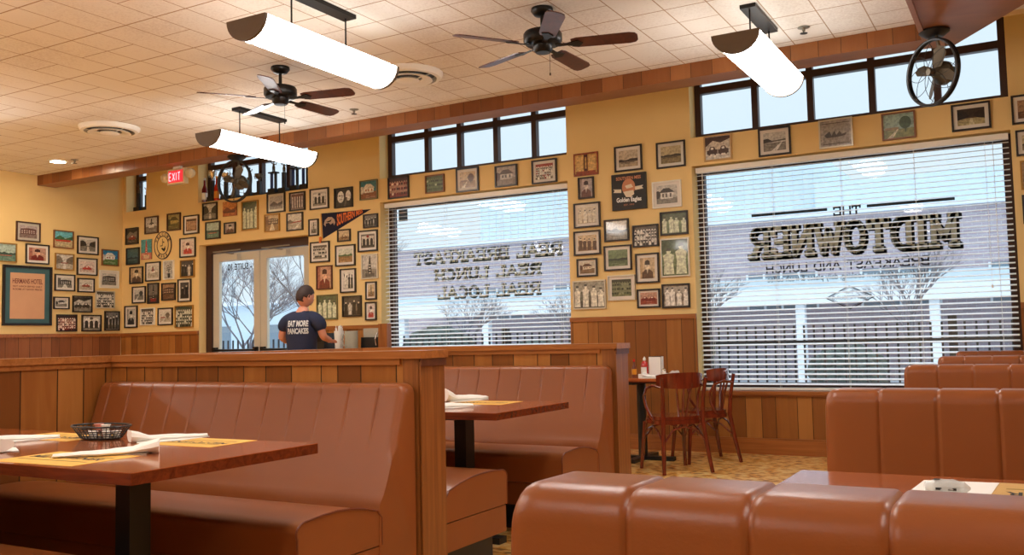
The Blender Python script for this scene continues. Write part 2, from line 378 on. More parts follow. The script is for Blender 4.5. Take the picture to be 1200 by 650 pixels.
M['hedge'] = pmat('dark_hedge', (66, 76, 72), 0.9, var=0.4, scale=20)

W = 8.73      # wall with the windows
LX = -11.34   # left wall
CZ = 3.41     # tile ceiling
BZ = 3.28     # underside of the beams

# ------------------------------------------------------------------ the setting
struct(MB().box(-12, 4, -4, 9.1, -0.15, 0).build('floor', M['floor']))
m = MB()
# wall_back with real openings (x0,x1,z0,z1)
HO = [(-11.27, -10.84, 3.06, 4.1), (-9.80, -7.84, 3.06, 4.1), (-6.72, -4.24, 3.06, 4.1), (-2.88, -0.11, 3.06, 4.1),
      (-9.78, -7.84, 0, 2.48), (-6.72, -4.24, 0.58, 2.78), (-2.88, -0.11, 0.58, 2.78)]
xs = sorted({-11.6, 4.0} | {h[0] for h in HO} | {h[1] for h in HO}); zs = sorted({0, 4.3} | {h[2] for h in HO} | {h[3] for h in HO})
T0, T1 = W, W + 0.26
def inhole(x, z): return any(h[0] < x < h[1] and h[2] < z < h[3] for h in HO)
cells = [[not inhole((xs[i] + xs[i + 1]) / 2, (zs[j] + zs[j + 1]) / 2) for j in range(len(zs) - 1)] for i in range(len(xs) - 1)]
for i in range(len(xs) - 1):
    for j in range(len(zs) - 1):
        if not cells[i][j]: continue
        a, b_, c, d = xs[i], xs[i + 1], zs[j], zs[j + 1]
        m.face([(a, T0, c), (b_, T0, c), (b_, T0, d), (a, T0, d)]); m.face([(a, T1, d), (b_, T1, d), (b_, T1, c), (a, T1, c)])
        def solid(ii, jj): return 0 <= ii < len(xs) - 1 and 0 <= jj < len(zs) - 1 and cells[ii][jj]
        if not solid(i - 1, j): m.face([(a, T0, d), (a, T1, d), (a, T1, c), (a, T0, c)])
        if not solid(i + 1, j): m.face([(b_, T0, c), (b_, T1, c), (b_, T1, d), (b_, T0, d)])
        if not solid(i, j - 1): m.face([(a, T0, c), (a, T1, c), (b_, T1, c), (b_, T0, c)])
        if not solid(i, j + 1): m.face([(b_, T0, d), (b_, T1, d), (a, T1, d), (a, T0, d)])
bmesh.ops.remove_doubles(m.b, verts=m.b.verts, dist=1e-5)
struct(m.build('wall_back', M['wall']))
struct(MB().box(LX - 0.2, LX, -4, W, 0, 4.3).build('wall_left', M['wall']))
struct(MB().box(3.2, 3.4, -4, W, 0, 4.3).build('wall_right', M['wall']))
struct(MB().box(LX, 3.2, -4, -3.8, 0, 4.3).build('wall_front', M['wall']))
# tile ceiling and the higher ceiling behind the beam
struct(MB().box(LX, 3.2, -3.8, 7.5, CZ, CZ + 0.12).build('ceiling', M['ceiling']))
struct(MB().box(LX - .2, 3.4, 7.3, 9.0, 4.3, 4.4).build('ceiling', wall_paint('upper_ceiling_paint', (214, 188, 140))))
struct(MB().box(LX, 3.2, 7.5, 7.62, CZ, 4.3).build('trim_1', M['wall']))
# wooden beam along the windows, and the wide soffit that joins it at right
m = MB(); m.box(LX, -0.58, 7.42, 7.68, BZ, CZ - 0.001)
b = m.build('trim_2', [M['beam_plank'], M['soffit']]); struct(b)
for p in b.data.polygons:
    if p.normal.z < -0.5: p.material_index = 1
m = MB(); m.prism([(-0.60, -3.0), (3.1, -3.0), (3.1, 2.27), (-0.43, 7.68), (-0.60, 7.68)], BZ - 0.004, CZ - 0.001)
m.box(-0.635, -0.6, -3.0, 7.42, BZ - 0.016, CZ - 0.001)
b = m.build('trim_3', [M['soffit']]); struct(b)

# wainscot
def wainscot(name, x0, x1, z1, ax='X'):
    # boards, cap, baseboard as one panelling
    pan = MB()
    if ax == 'X': pan.box(x0, x1, W - 0.018, W, 0.0, z1 - 0.03)
    else: pan.box(LX, LX + 0.018, x0, x1, 0.0, z1 - 0.03)
    o = struct(pan.build(name, M['wains'] if ax == 'X' else M['wainsY']))
    c = MB()
    if ax == 'X': c.box(x0, x1, W - 0.035, W, z1 - 0.045, z1)
    else: c.box(LX, LX + 0.035, x0, x1, z1 - 0.045, z1)
    c.build('wainscot_cap', M['base'], o, bevel=0.008)
    c = MB()
    if ax == 'X': c.box(x0, x1, W - 0.036, W, 0, 0.135).box(x0, x1, W - 0.03, W, 0.135, 0.15)
    else: c.box(LX, LX + 0.036, x0, x1, 0, 0.135)
    c.build('baseboard', M['base'], o, bevel=0.004)
    return o
wainscot('trim_4', LX, -9.78, 1.33); wainscot('trim_5', -7.84, -6.72, 1.33); wainscot('trim_6', -4.24, -2.88, 1.33)
wainscot('trim_7', -0.11, 3.2, 1.33); wainscot('trim_8', -6.72, -4.24, 0.58); wainscot('trim_9', -2.88, -0.11, 0.58)
wainscot('trim_10', -3.8, W - 0.04, 1.33, 'Y')
for nm, x0, x1 in (('trim_11', -6.72, -4.24), ('trim_12', -2.88, -0.11)):
    struct(MB().box(x0, x1, W - 0.05, W + 0.17, 0.55, 0.585).build(nm, M['base'], bevel=0.006))

# ------------------------------------------------------------------ slab lettering drawn with strokes
def poly_arc(cx, cy, rx, ry, a0, a1, n=8):
    return [(cx + rx * math.cos(math.radians(a0 + (a1 - a0) * i / n)), cy + ry * math.sin(math.radians(a0 + (a1 - a0) * i / n))) for i in range(n + 1)]
SL = {  # (width, strokes, serif spots (x, y))
 'A': (1, [[(0, 0), (.5, 1), (1, 0)], [(.2, .35), (.8, .35)]], [(0, 0), (1, 0)]),
 'B': (.9, [[(.1, 0), (.1, 1)], [(.1, 1)] + poly_arc(.5, .77, .38, .23, 90, -90) + [(.1, .54)], [(.1, .54)] + poly_arc(.5, .27, .42, .27, 90, -90) + [(.1, 0)]], [(.1, 0), (.1, 1)]),
 'C': (.9, [poly_arc(.5, .5, .45, .5, 50, 310, 12)], []),
 'D': (.95, [[(.1, 0), (.1, 1)], [(.1, 1)] + poly_arc(.4, .5, .5, .5, 90, -90, 10) + [(.1, 0)]], [(.1, 0), (.1, 1)]),
 'E': (.85, [[(.1, 0), (.1, 1)], [(.1, 1), (.85, 1), (.85, .8)], [(.1, .5), (.65, .5)], [(.1, 0), (.85, 0), (.85, .2)]], [(.1, 0), (.1, 1)]),
 'F': (.85, [[(.1, 0), (.1, 1)], [(.1, 1), (.85, 1), (.85, .8)], [(.1, .5), (.65, .5)]], [(.1, 0), (.1, 1)]),
 'G': (.95, [poly_arc(.5, .5, .45, .5, 50, 330, 12) + [(.9, .45), (.55, .45)]], []),
 'H': (1, [[(.1, 0), (.1, 1)], [(.9, 0), (.9, 1)], [(.1, .5), (.9, .5)]], [(.1, 0), (.1, 1), (.9, 0), (.9, 1)]),
 'I': (.45, [[(.22, 0), (.22, 1)]], [(.22, 0), (.22, 1)]),
 'K': (1, [[(.1, 0), (.1, 1)], [(.85, 1), (.15, .45)], [(.35, .6), (.9, 0)]], [(.1, 0), (.1, 1), (.9, 0), (.85, 1)]),
 'L': (.8, [[(.1, 1), (.1, 0), (.8, 0), (.8, .22)]], [(.1, 1)]),
 'M': (1.2, [[(.1, 0), (.1, 1), (.6, .25), (1.1, 1), (1.1, 0)]], [(.1, 0), (.1, 1), (1.1, 0), (1.1, 1)]),
 'N': (1.05, [[(.1, 0), (.1, 1), (.95, 0), (.95, 1)]], [(.1, 0), (.1, 1), (.95, 1)]),
 'O': (1, [poly_arc(.5, .5, .45, .5, 0, 360, 16)], []),
 'P': (.9, [[(.1, 0), (.1, 1)], [(.1, 1)] + poly_arc(.5, .73, .4, .27, 90, -90) + [(.1, .46)]], [(.1, 0), (.1, 1)]),
 'R': (1, [[(.1, 0), (.1, 1)], [(.1, 1)] + poly_arc(.5, .75, .38, .25, 90, -90) + [(.1, .5)], [(.5, .5), (.9, 0)]], [(.1, 0), (.1, 1), (.92, 0)]),
 'S': (.85, [poly_arc(.43, .75, .35, .25, 20, 270, 10) + poly_arc(.43, .25, .37, .25, 90, -160, 10)], []),
 'T': (.9, [[(.45, 0), (.45, 1)], [(0, .8), (0, 1), (.9, 1), (.9, .8)]], [(.45, 0)]),
 'U': (1, [[(.1, 1), (.1, .3)] + poly_arc(.5, .3, .4, .3, 180, 360, 8) + [(.9, 1)]], [(.1, 1), (.9, 1)]),
 'W': (1.3, [[(0, 1), (.35, 0), (.65, .8), (.95, 0), (1.3, 1)]], [(0, 1), (1.3, 1)]),
 ' ': (.5, [], [])}
def slab(mb, text, x0, x1, z0, z1, thick, y, mirror=True, serif=0.0, dx=0, dz=0, gap=0.18, thk_y=0.001):
    """letters between x0..x1; mirrored = read from the other side of the pane"""
    tot = sum(SL[c][0] + gap for c in text) - gap
    sc = (x1 - x0) / tot; h = z1 - z0; cur = 0
    for c in text:
        w_, strokes, serifs = SL[c]
        segs = []
        for st in strokes:
            for a, b in zip(st, st[1:]): segs.append((a, b))
        for (sx_, sy_) in serifs:
            if serif: segs.append(((sx_ - serif, sy_), (sx_ + serif, sy_)))
        for a, b in segs:
            pa = Vector(((cur + a[0]) * sc, a[1] * h)); pb = Vector(((cur + b[0]) * sc, b[1] * h))
            d = (pb - pa); L_ = d.length
            if L_ < 1e-6: continue
            d /= L_; n_ = Vector((-d.y, d.x)) * thick / 2; e = d * thick * 0.42
            P = [pa - e - n_, pb + e - n_, pb + e + n_, pa - e + n_]
            Q = []
            for p in P:
                X = (x1 - p.x) if mirror else (x0 + p.x)
                Q.append((X + dx, y, z0 + p.y + dz))
            mb.face(Q)
        cur += w_ + gap

def font_mesh(name, text, mat, parent, width, height, thick=0.001, bold=0.0, mirror=False, M4=None, loc=(0, 0, 0), rot=(0, 0, 0), sub=None):
    cu = bpy.data.curves.new(name, 'FONT'); cu.body = text; cu.align_x = 'CENTER'; cu.align_y = 'CENTER'
    cu.extrude = 0.001; cu.offset = bold; cu.resolution_u = 3; cu.space_line = 0.85
    o = bpy.data.objects.new(name + '_tmp', cu); COL.objects.link(o)
    bpy.context.view_layer.update()
    me = bpy.data.meshes.new_from_object(o.evaluated_get(bpy.context.evaluated_depsgraph_get()))
    bpy.data.objects.remove(o); bpy.data.curves.remove(cu)
    xs_ = [v.co.x for v in me.vertices]; ys_ = [v.co.y for v in me.vertices]
    cx, cy = (max(xs_) + min(xs_)) / 2, (max(ys_) + min(ys_)) / 2
    sx_ = width / (max(xs_) - min(xs_)); sy_ = height / (max(ys_) - min(ys_)) if height else sx_
    for v in me.vertices:
        v.co = Vector(((v.co.x - cx) * sx_ * (-1 if mirror else 1), -(thick if v.co.z > 0 else 0), (v.co.y - cy) * sy_))
        if M4: v.co = M4 @ v.co
    me.materials.clear(); me.materials.append(mat); me.name = name
    ob = bpy.data.objects.new(name, me); COL.objects.link(ob); ob.parent = parent
    ob.location = loc; ob.rotation_euler = rot
    return ob

# ------------------------------------------------------------------ windows
FY = W + 0.17      # inner face of the window frames
def window(n, x0, x1, z0, z1, mull, transom=None, bar=0.06):
    m = MB(); y0, y1 = FY, FY + 0.07
    m.box(x0, x0 + bar, y0, y1, z0, z1).box(x1 - bar, x1, y0, y1, z0, z1)
    m.box(x0 + bar, x1 - bar, y0, y1, z0, z0 + bar).box(x0 + bar, x1 - bar, y0, y1, z1 - bar, z1)
    for a in mull: m.box(a - bar / 2, a + bar / 2, y0, y1, z0 + bar, z1 - bar)
    if transom:
        e = [x0 + bar] + [v for a in mull for v in (a - bar / 2, a + bar / 2)] + [x1 - bar]
        for a, b in zip(e[::2], e[1::2]): m.box(a, b, y0, y1, transom - 0.035, transom + 0.035)
    o = struct(m.build('window_%d' % n, M['frame_dark']))
    MB().box(x0 + 0.01, x1 - 0.01, FY + 0.03, FY + 0.036, z0 + 0.01, z1 - 0.01).build('glass_pane', M['glass'], o)
    return o
w1 = window(1, -6.72, -4.24, 3.06, 4.1, [-6.155, -5.70, -5.21, -4.72], 3.555)
w2 = window(2, -2.88, -0.11, 3.06, 4.1, [-2.28, -1.755, -1.205, -0.66], 3.565)
w3 = window(3, -9.80, -7.84, 3.06, 4.1, [-9.3, -8.82, -8.33], 3.555)
w4 = window(4, -11.27, -10.84, 3.06, 4.1, [], 3.555)
w5 = window(5, -6.72, -4.24, 0.585, 2.78, [], None, 0.07)
w6 = window(6, -2.88, -0.11, 0.585, 2.78, [], None, 0.07)
# sign writing on the two big panes, readable from the street
LY = FY + 0.028
def lettering(parent, rows, name='lettering'):
    for (t, x0, x1, z0, z1, th, kind) in rows:
        m = MB()
        if kind == 'big':
            for k, (dx, dz) in enumerate(((.0, 0), (.010, -.008), (.020, -.018))):
                slab(m, t, x0, x1, z0, z1, th * 1.25, LY, serif=.17, dx=dx, dz=dz, gap=.30)
            m.mi = 1; slab(m, t, x0, x1, z0, z1, th * 1.06, LY - .0015, serif=.15, gap=.30)
            m.mi = 2; slab(m, t, x0, x1, z0, z1, th * .88, LY - .003, serif=.13, gap=.30)
            m.build(name, [M['letter_edge'], M['letter_line'], M['letter_fill']], parent)
        elif kind == 'mid':
            slab(m, t, x0, x1, z0, z1, th * 1.7, LY, serif=.15, dx=.005, dz=-.006, gap=.26)
            m.mi = 1; slab(m, t, x0, x1, z0, z1, th, LY - .0015, serif=.13, gap=.26)
            m.build(name, [M['letter_edge'], M['letter_green']], parent)
        else:
            slab(m, t, x0, x1, z0, z1, th, LY); m.build(name, M['ink'], parent)
lettering(w6, [('MIDTOWNER', -2.375, -0.575, 1.865, 2.125, .044, 'big'),
               ('THE', -1.59, -1.36, 2.205, 2.275, .016, 'flat'),
               ('BREAKFAST AND LUNCH', -2.24, -0.80, 1.70, 1.775, .013, 'flat')])
m = MB()
for x0, x1, z in ((-2.36, -1.65, 2.252), (-1.30, -0.57, 2.252)):
    m.box(x0, x1, LY, LY + .001, z, z + .026)
m.build('lettering_rule', M['letter_edge'], w6)
font_mesh('lettering_script', 'Handmade southern cooking, daily plates & fresh coffee', M['ink'], w6, 1.42, .075, .0005, -.0, True, Matrix.Shear('XZ', 4, (-.25, 0)), (-1.52, LY, 1.628))
d = MB(); cx, cz = -1.485, 1.435
P = [(cx - .22, cz), (cx, cz + .11), (cx + .22, cz), (cx, cz - .11)]
for a, b in zip(P, P[1:] + P[:1]):
    va = Vector((a[0] - cx, a[1] - cz)); vb = Vector((b[0] - cx, b[1] - cz))
    for k0, k1 in ((1, .90), (.85, .81)):
        d.face([(cx + va.x * k0, LY, cz + va.y * k0), (cx + vb.x * k0, LY, cz + vb.y * k0), (cx + vb.x * k1, LY, cz + vb.y * k1), (cx + va.x * k1, LY, cz + va.y * k1)])
d.build('diamond_emblem', M['ink'], w6)
font_mesh('lettering_script', 'HATTIESBURG', M['ink'], w6, .31, .034, .0005, 0, True, None, (cx, LY, cz))
font_mesh('lettering_script', 'The', M['ink'], w6, .07, .028, .0005, 0, True, None, (cx, LY, cz + .048))
lettering(w5, [('REAL BREAKFAST', -6.37, -4.44, 2.035, 2.155, .021, 'mid'),
               ('REAL LUNCH', -6.08, -4.70, 1.83, 1.94, .021, 'mid'),
               ('REAL LOCAL', -6.04, -4.71, 1.62, 1.735, .021, 'mid')])
MB().box(-6.60, -6.47, FY + .036, FY + .038, 2.56, 2.70).build('window_decal', pmat('dark_decal', (70, 80, 92), .6), w5)

# ------------------------------------------------------------------ glass double door
def door_leaf(n, x0, x1, label_closer):
    m = MB(); y0, y1 = W + .15, W + .20; st = .11
    zt = 2.36
    m.box(x0, x0 + st, y0, y1, .02, zt).box(x1 - st, x1, y0, y1, .02, zt)
    m.box(x0 + st, x1 - st, y0, y1, .02, .27).box(x0 + st, x1 - st, y0, y1, zt - .11, zt)
    o = struct(m.build('door_%d' % n, M['alu'], bevel=.004))
    MB().box(x0 + st - .01, x1 - st + .01, y0 + .02, y0 + .027, .26, zt - .10).build('glass_pane', M['glass'], o)
    c = MB(); cx_ = x0 + .38
    c.box(cx_ - .14, cx_ + .14, y0 - .075, y0, zt - .105, zt - .03)
    c.build('door_closer', M['alu'], o, bevel=.006)
    c = MB(); c.tube([(cx_ + .05, y0 - .04, zt - .02), (cx_ - .16, y0 - .20, zt + .0), (cx_ + .16, y0 - .03, zt + .03)], .010, 6)
    c.build('closer_arm', M['alu_dk'], o)
    c = MB(); c.tube([(x0 + .06, y0 - .045, 1.06), (x1 - .06, y0 - .045, 1.06)], .017, 8)
    c.box(x0 + .03, x0 + .09, y0 - .05, y0, 1.02, 1.10).box(x1 - .09, x1 - .03, y0 - .05, y0, 1.02, 1.10)
    c.build('push_bar', M['blackm'], o)
    return o
m = MB(); y0, y1 = W + .12, W + .24
m.box(-9.78, -9.68, y0, y1, 0, 2.48).box(-7.94, -7.84, y0, y1, 0, 2.48).box(-9.68, -7.94, y0, y1, 2.37, 2.48)
struct(m.build('trim_13', M['frame_dark']))
d1 = door_leaf(1, -9.675, -8.815, 'l'); d2 = door_leaf(2, -8.805, -7.945, 'r')
font_mesh('suite_number', '- SUITE 10', M['ink'], d1, .44, .085, .0005, .01, True, None, (-9.20, W + .168, 2.17))

# ------------------------------------------------------------------ venetian blinds
def blinds(x0, x1, z0, z1, label):
    xc = (x0 + x1) / 2; w_ = (x1 - x0) / 2 - .02
    t = thing('venetian_blind', label, 'blind', (xc, W + .085, z0), group='window blinds')
    h = z1 - z0
    MB().box(-w_, w_, -.028, .028, h - .05, h).build('headrail', M['white'], t, bevel=.004)
    m = MB(); n = int((h - .11) / .0455); tilt = math.radians(15.5)
    c, s = math.cos(tilt), math.sin(tilt)
    for i in range(n):
        z = .055 + i * (h - .13) / (n - 1)
        R_ = Matrix.Translation((0, 0, z)) @ Matrix.Rotation(tilt, 4, 'X')
        m.box(-w_, w_, -.0245, .0245, -.0012, .0012, R_)
    m.build('slats', M['slat'], t)
    MB().box(-w_, w_, -.026, .026, .0, .022).build('bottom_rail', M['white'], t, bevel=.005)
    m = MB(); k = 5 if w_ > 1.3 else 4
    for i in range(k):
        x = -w_ + .12 + (2 * w_ - .24) * i / (k - 1)
        for y in (-.027, .027): m.tube([(x, y, .02), (x, y, h - .04)], .0014, 4)
    m.build('ladder_cords', M['white'], t)
    m = MB(); m.tube([(-w_ + .07, -.036, h - .03), (-w_ + .07, -.04, .65)], .004, 6); m.build('tilt_wand', M['white'], t)
    m = MB(); m.tube([(w_ - .18, -.034, h - .03), (w_ - .18, -.034, .9)], .0015, 4).lathe([(0, 0), (.008, .004), (.005, .03), (0, .032)], (w_ - .18, -.034, .87), 8)
    m.build('pull_cord', M['white'], t)
blinds(-6.72, -4.24, .59, 2.765, 'white venetian blind over the window lettered REAL BREAKFAST, left of the picture wall')
blinds(-2.88, -.11, .59, 2.765, 'wide white venetian blind over the window lettered MIDTOWNER, behind the booths at right')

# ------------------------------------------------------------------ booths
def bench_back_mesh(length, depth_top, depth_bot, h0, h1, pitch, fade, amp=.016, rr=.035, double=False, endr=.03, low=None, first=None):
    """upholstered back: face towards -y, x from 0 (right end) to -length; channels along the face"""
    m = MB()
    NX = max(2, int(length / .0045))
    prof = []
    # profile from bottom front, up the raked face, over the rounded top, down the rear
    yb = -depth_bot; yt = -depth_top
    n1 = 12
    if low is not None: prof.append((yb, low, 0.0))
    for i in range(n1 + 1):
        t = i / n1; z = h0 + (h1 - rr - h0) * t
        prof.append((yb + (yt - yb) * (t ** .75), z, max(0, min(1, (t - fade) / .35)) if fade > 0 else 1.0))
    rr2 = min(rr, depth_top / 2)
    for i in range(1, 7):
        a = PI / 2 * i / 6
        prof.append((yt + rr2 - rr2 * math.cos(a), h1 - rr + rr * math.sin(a), (1 - i / 7) if not double else 1.0))
    if double:
        for i in range(1, 7):
            a = PI / 2 * i / 6
            prof.append((-yt - rr2 + rr2 * math.sin(a), h1 - rr + rr * math.cos(a), 1.0))
        for i in range(1, n1 + 1):
            t = 1 - i / n1; prof.append((-(yb + (yt - yb) * (t ** .75)), h0 + (h1 - rr - h0) * t, 1.0))
    else:
        prof.append((0, h1, 0)); prof.append((0, low if low is not None else h0, 0))
    rows = []
    for j in range(NX + 1):
        x = -length * j / NX
        e = min(j / NX * length, length - j / NX * length)
        er = 1 - math.sqrt(max(0, 1 - (1 - min(1, e / endr)) ** 2)) if e < endr else 0
        sL = j / NX * length if not double else length - j / NX * length
        ph = ((sL + pitch - (pitch if first is None else first)) % pitch) / pitch
        bul = min(1, abs(math.sin(PI * ph)) * 7) ** .6
        if e < pitch * .3: bul = 1
        row = []
        cy_ = 0 if double else -depth_top / 2
        for i, (y, z, wt) in enumerate(prof):
            dz = er * endr * .8 if z > h1 - rr - .12 else er * endr * .8 * max(0, (z - h1 + .3) / .14) if z > h1 - .3 else 0
            # bulge along the face normal
            ysign = -1 if (y < cy_ or not double and i <= n1 + (low is not None)) else 1
            vert = 1 - max(0, (z - (h1 - rr)) / rr)
            dy = ysign * amp * (bul - 1) * wt * vert
            ddz = amp * (bul - 1) * wt * (1 - vert) * .9
            row.append(m.b.verts.new((x, y + dy + (-ysign) * er * endr * .5 * (1 if wt or double else 0), z - dz * (1 if z > h1 - rr else .3) + ddz)))
        rows.append(row)
    for A, B in zip(rows, rows[1:]):
        for k in range(len(prof) - 1): m.b.faces.new((A[k], B[k], B[k + 1], A[k + 1]))
        m.b.faces.new((A[-1], B[-1], B[0], A[0]))
    m.b.faces.new(rows[0]); m.b.faces.new(list(reversed(rows[-1])))
    return m
def seat_mesh(length, d, z0, z1, r=.06, crown=.0):
    m = MB(); P = []
    P.append((0, z0)); P.append((-d, z0))
    for i in range(9):
        a = PI / 2 * i / 8; P.append((-d + r - r * math.cos(a) - .012 * math.sin(a * 2), z1 - .01 - r + r * math.sin(a)))
    for i in range(1, 6): P.append((-d + r + (d - r - .03) * i / 5, z1 - .01 + .012 * math.sin(PI * i / 5.2) - crown * (i / 5) ** 2.5))
    P.append((0, P[-1][1] - .03))
    Mx = Matrix(((0, 0, 1, 0), (1, 0, 0, 0), (0, 1, 0, 0), (0, 0, 0, 1)))
    m.prism(P, -length, 0, Mx)
    return m, P
def booth_bench(label, x, y, rz, length, pitch=.118, z_top=.94, fade=.45, group='wall booth benches', depth=.74, shift=0):
    """x,y = right-hand (aisle) rear corner when the bench faces -y"""
    t = thing('booth_bench', label, 'booth seat', (x, y, 0), rz, group)
    bb = .255
    bench_back_mesh(length - abs(shift), .075, bb, .45, z_top, pitch, fade, amp=.010, low=.155, first=.14, endr=.055).build('backrest', M['leather'], t, loc=(-max(0, shift), 0, 0), smooth=True, angle=50)
    q = bb - .015 if not shift else 0
    s, P = seat_mesh(length, depth - q, .29, .475, crown=.035); s.build('seat', M['leather'], t, loc=(-.002, -q, 0), smooth=True, angle=50)
    s = MB(); s.box(-length, -.004, -depth + .012, -q, .155, .285); s.build('seat_rail', M['leather'], t, bevel=.012)
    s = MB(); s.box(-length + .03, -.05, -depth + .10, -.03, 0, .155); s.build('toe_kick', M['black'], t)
    w_ = MB(); X = -.002 if shift >= 0 else -length
    w_.tube([(X, p[0] - q, p[1]) for p in P[1:]] + [(X, -q, P[0][1])], .0045, 6); w_.build('welt', M['leather_dk'], t)
    return t
def partition(label, x0, x1, y0, y1, zt, name='booth_partition', group='wooden booth partitions', post=True, ax='X'):
    """boarded screen; built around its own middle"""
    xc, yc = (x0 + x1) / 2, (y0 + y1) / 2; a, b = (x1 - x0) / 2, (y1 - y0) / 2
    t = thing(name, label, 'partition', (xc, yc, 0), 0, group)
    px = .0
    MB().box(-a, a, -b, b, 0, zt - .035).build('panel_boards', M['plankX'] if ax == 'X' else M['plankY'], t)
    c = MB(); c.box(-a - .01, a + .025, -b - .022, b + .022, zt - .035, zt); c.build('cap_rail', M['cap'], t, bevel=.007)
    c = MB()
    if ax == 'X': c.box(-a, a - .10, -b - .012, -b, zt - .062, zt - .036)
    else: c.box(a, a + .012, -b, b, zt - .062, zt - .036)
    c.build('cove_moulding', M['cap'], t, bevel=.004)
    if post:
        c = MB(); c.box(a - .085, a + .004, -b - .008, -b, 0, zt - .036).box(a - .085, a + .004, b, b + .008, 0, zt - .036)
        c.box(a, a + .012, -b - .008, b + .008, 0, zt - .05)
        c.build('end_post', M['capv'], t, bevel=.004)
        c = MB(); c.box(a + .012, a + .020, -b - .012, b + .012, zt - .07, zt - .036); c.build('post_moulding', M['capdark'], t, bevel=.003)
        c = MB(); c.box(a - .085, a + .012, -b - .010, b + .010, 0, .10)
        c.build('plinth', M['base'], t)
    return t
XE = -2.38
partition('long low wooden partition behind the nearest booth, its end post left of the second booth', -4.45, XE, 3.36, 3.53, 1.08)
partition('farther low wooden partition behind the second booth, in front of the cafe table', -4.45, XE, 5.53, 5.71, 1.08)
partition('wooden side partition running towards the camera behind the nearest table, left picture edge', -4.60, -4.45, .9, 3.357, 1.08, post=False, ax='Y')
partition('wooden side partition closing the far left of the second booth', -4.60, -4.45, 3.535, 5.527, 1.08, post=False, ax='Y')
LB = 2.04
booth_bench('tan vinyl booth bench facing the camera, behind the nearest left table', XE - .01, 3.33, 0, LB, pitch=.163)
booth_bench('tan vinyl booth bench whose seat edge shows at the bottom left corner', XE - .14, 1.22, PI, LB - .1, pitch=.163).location = (XE - .10 - LB + .1, 1.22, 0)
t = booth_bench('tan vinyl booth bench seen end on, against the far side of the near partition', XE - .01, 3.56, PI, LB, pitch=.163, depth=.56, shift=-.22)
t.location = (XE - .01 - LB, 3.56, 0)
booth_bench('tan vinyl booth bench of the second booth facing the camera, against the farther partition', XE - .01, 5.50, 0, LB, pitch=.163)

def double_bench(label, x, y, length, pitch, zt=.94, seats=(1, 1)):
    t = thing('double_booth_bench', label, 'booth seat', (x, y, 0), 0, 'back to back booth benches at right')
    m = bench_back_mesh(length, .085, .135, .30, zt, pitch, 0, amp=.0065, rr=.045, double=True, endr=.04, first=.163)
    for v in m.b.verts: v.co.x = v.co.x + length
    m.build('backrest', M['leather'], t, smooth=True, angle=50)
    for s_ in (-1, 1):
        if (s_ < 0 and not seats[0]) or (s_ > 0 and not seats[1]): continue
        s, P = seat_mesh(length, .66, .29, .47)
        o = s.build('seat', M['leather'], t, loc=(length if s_ < 0 else 0, 0, 0), rot=(0, 0, 0 if s_ < 0 else PI), smooth=True, angle=50)
        s = MB(); s.box(.004, length, -.64 if s_ < 0 else .002, -.002 if s_ < 0 else .64, .155, .285); s.build('seat_rail', M['leather'], t, bevel=.012)
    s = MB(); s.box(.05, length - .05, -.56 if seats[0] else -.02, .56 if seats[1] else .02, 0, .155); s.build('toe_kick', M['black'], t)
    return t
double_bench('large tan vinyl bench back across the bottom right foreground, nearest the camera', -.594, 1.10, 2.2, .144)
double_bench('tan vinyl bench back behind the table with the wrapped glass, second from the camera', -.60, 3.13, 2.2, .164)
double_bench('tan vinyl bench back third from the camera at right, in front of the window sill', -.62, 5.30, 2.2, .164)
double_bench('tan vinyl bench back fourth from the camera at right', -.60, 6.95, 2.2, .164)
double_bench('farthest tan vinyl bench back at right, right under the lettered window', -.60, 8.56, 2.2, .164, seats=(1, 0))

def booth_table(label, x0, x1, y0, y1, px, group='booth tables'):
    xc, yc = (x0 + x1) / 2, (y0 + y1) / 2
    t = thing('booth_table', label, 'table', (xc, yc, 0), 0, group)
    a, b = (x1 - x0) / 2, (y1 - y0) / 2
    MB().box(-a, a, -b, b, .7475, .75).build('table_surface', M['table'], t)
    MB().box(-a, a, -b, b, .712, .7474).build('table_edge', M['tabledge'], t, bevel=.004)
    for p in px:
        q = p - xc
        m = MB(); m.box(q - .038, q + .038, -.045, .045, .03, .705); m.box(q - .12, q + .12, -b * .7, b * .7, .695, .711)
        m.build('pedestal', M['black'], t, bevel=.004)
        m = MB(); m.box(q - .24, q + .24, -.04, .04, .0, .035).box(q - .04, q + .04, -.28, .28, .0, .035); m.build('pedestal_foot', M['black'], t, bevel=.006)
    return t
booth_table('near wooden booth table at left with a black basket and yellow placemats', -4.42, -2.36, 1.85, 2.67, (-2.87, -4.0))
booth_table('wooden booth table of the second booth, seen past the end post', -4.42, -2.40, 4.05, 4.88, (-2.86, -4.0))
booth_table('glossy wooden booth table behind the foreground bench, with a wrapped glass on it', -.575, 1.5, 1.83, 2.585, (.0, 1.0))

# ------------------------------------------------------------------ cafe table, chairs and what stands on the table
t = thing('cafe_table', 'square wooden cafe table on a black pedestal beside the paneled wall', 'table', (-3.19, 8.00, 0), 0)
MB().box(-.33, .33, -.34, .34, .726, .75).build('tabletop', M['table'], t, bevel=.006)
MB().box(-.32, .32, -.33, .33, .715, .7255).build('table_edge', M['tabledge'], t)
MB().tube([(0, 0, .03), (0, 0, .70)], .042, 12).build('pedestal', M['black'], t, smooth=True)
m = MB()
for a in range(4):
    m.box(0, .30, -.035, .035, 0, .035, Matrix.Rotation(PI / 2 * a, 4, 'Z'))
m.build('pedestal_foot', M['black'], t)
MB().box(-.26, .26, -.03, .03, .69, .714).box(-.03, .03, -.26, -.03, .69, .714).box(-.03, .03, .03, .26, .69, .714).build('top_bracket', M['black'], t)

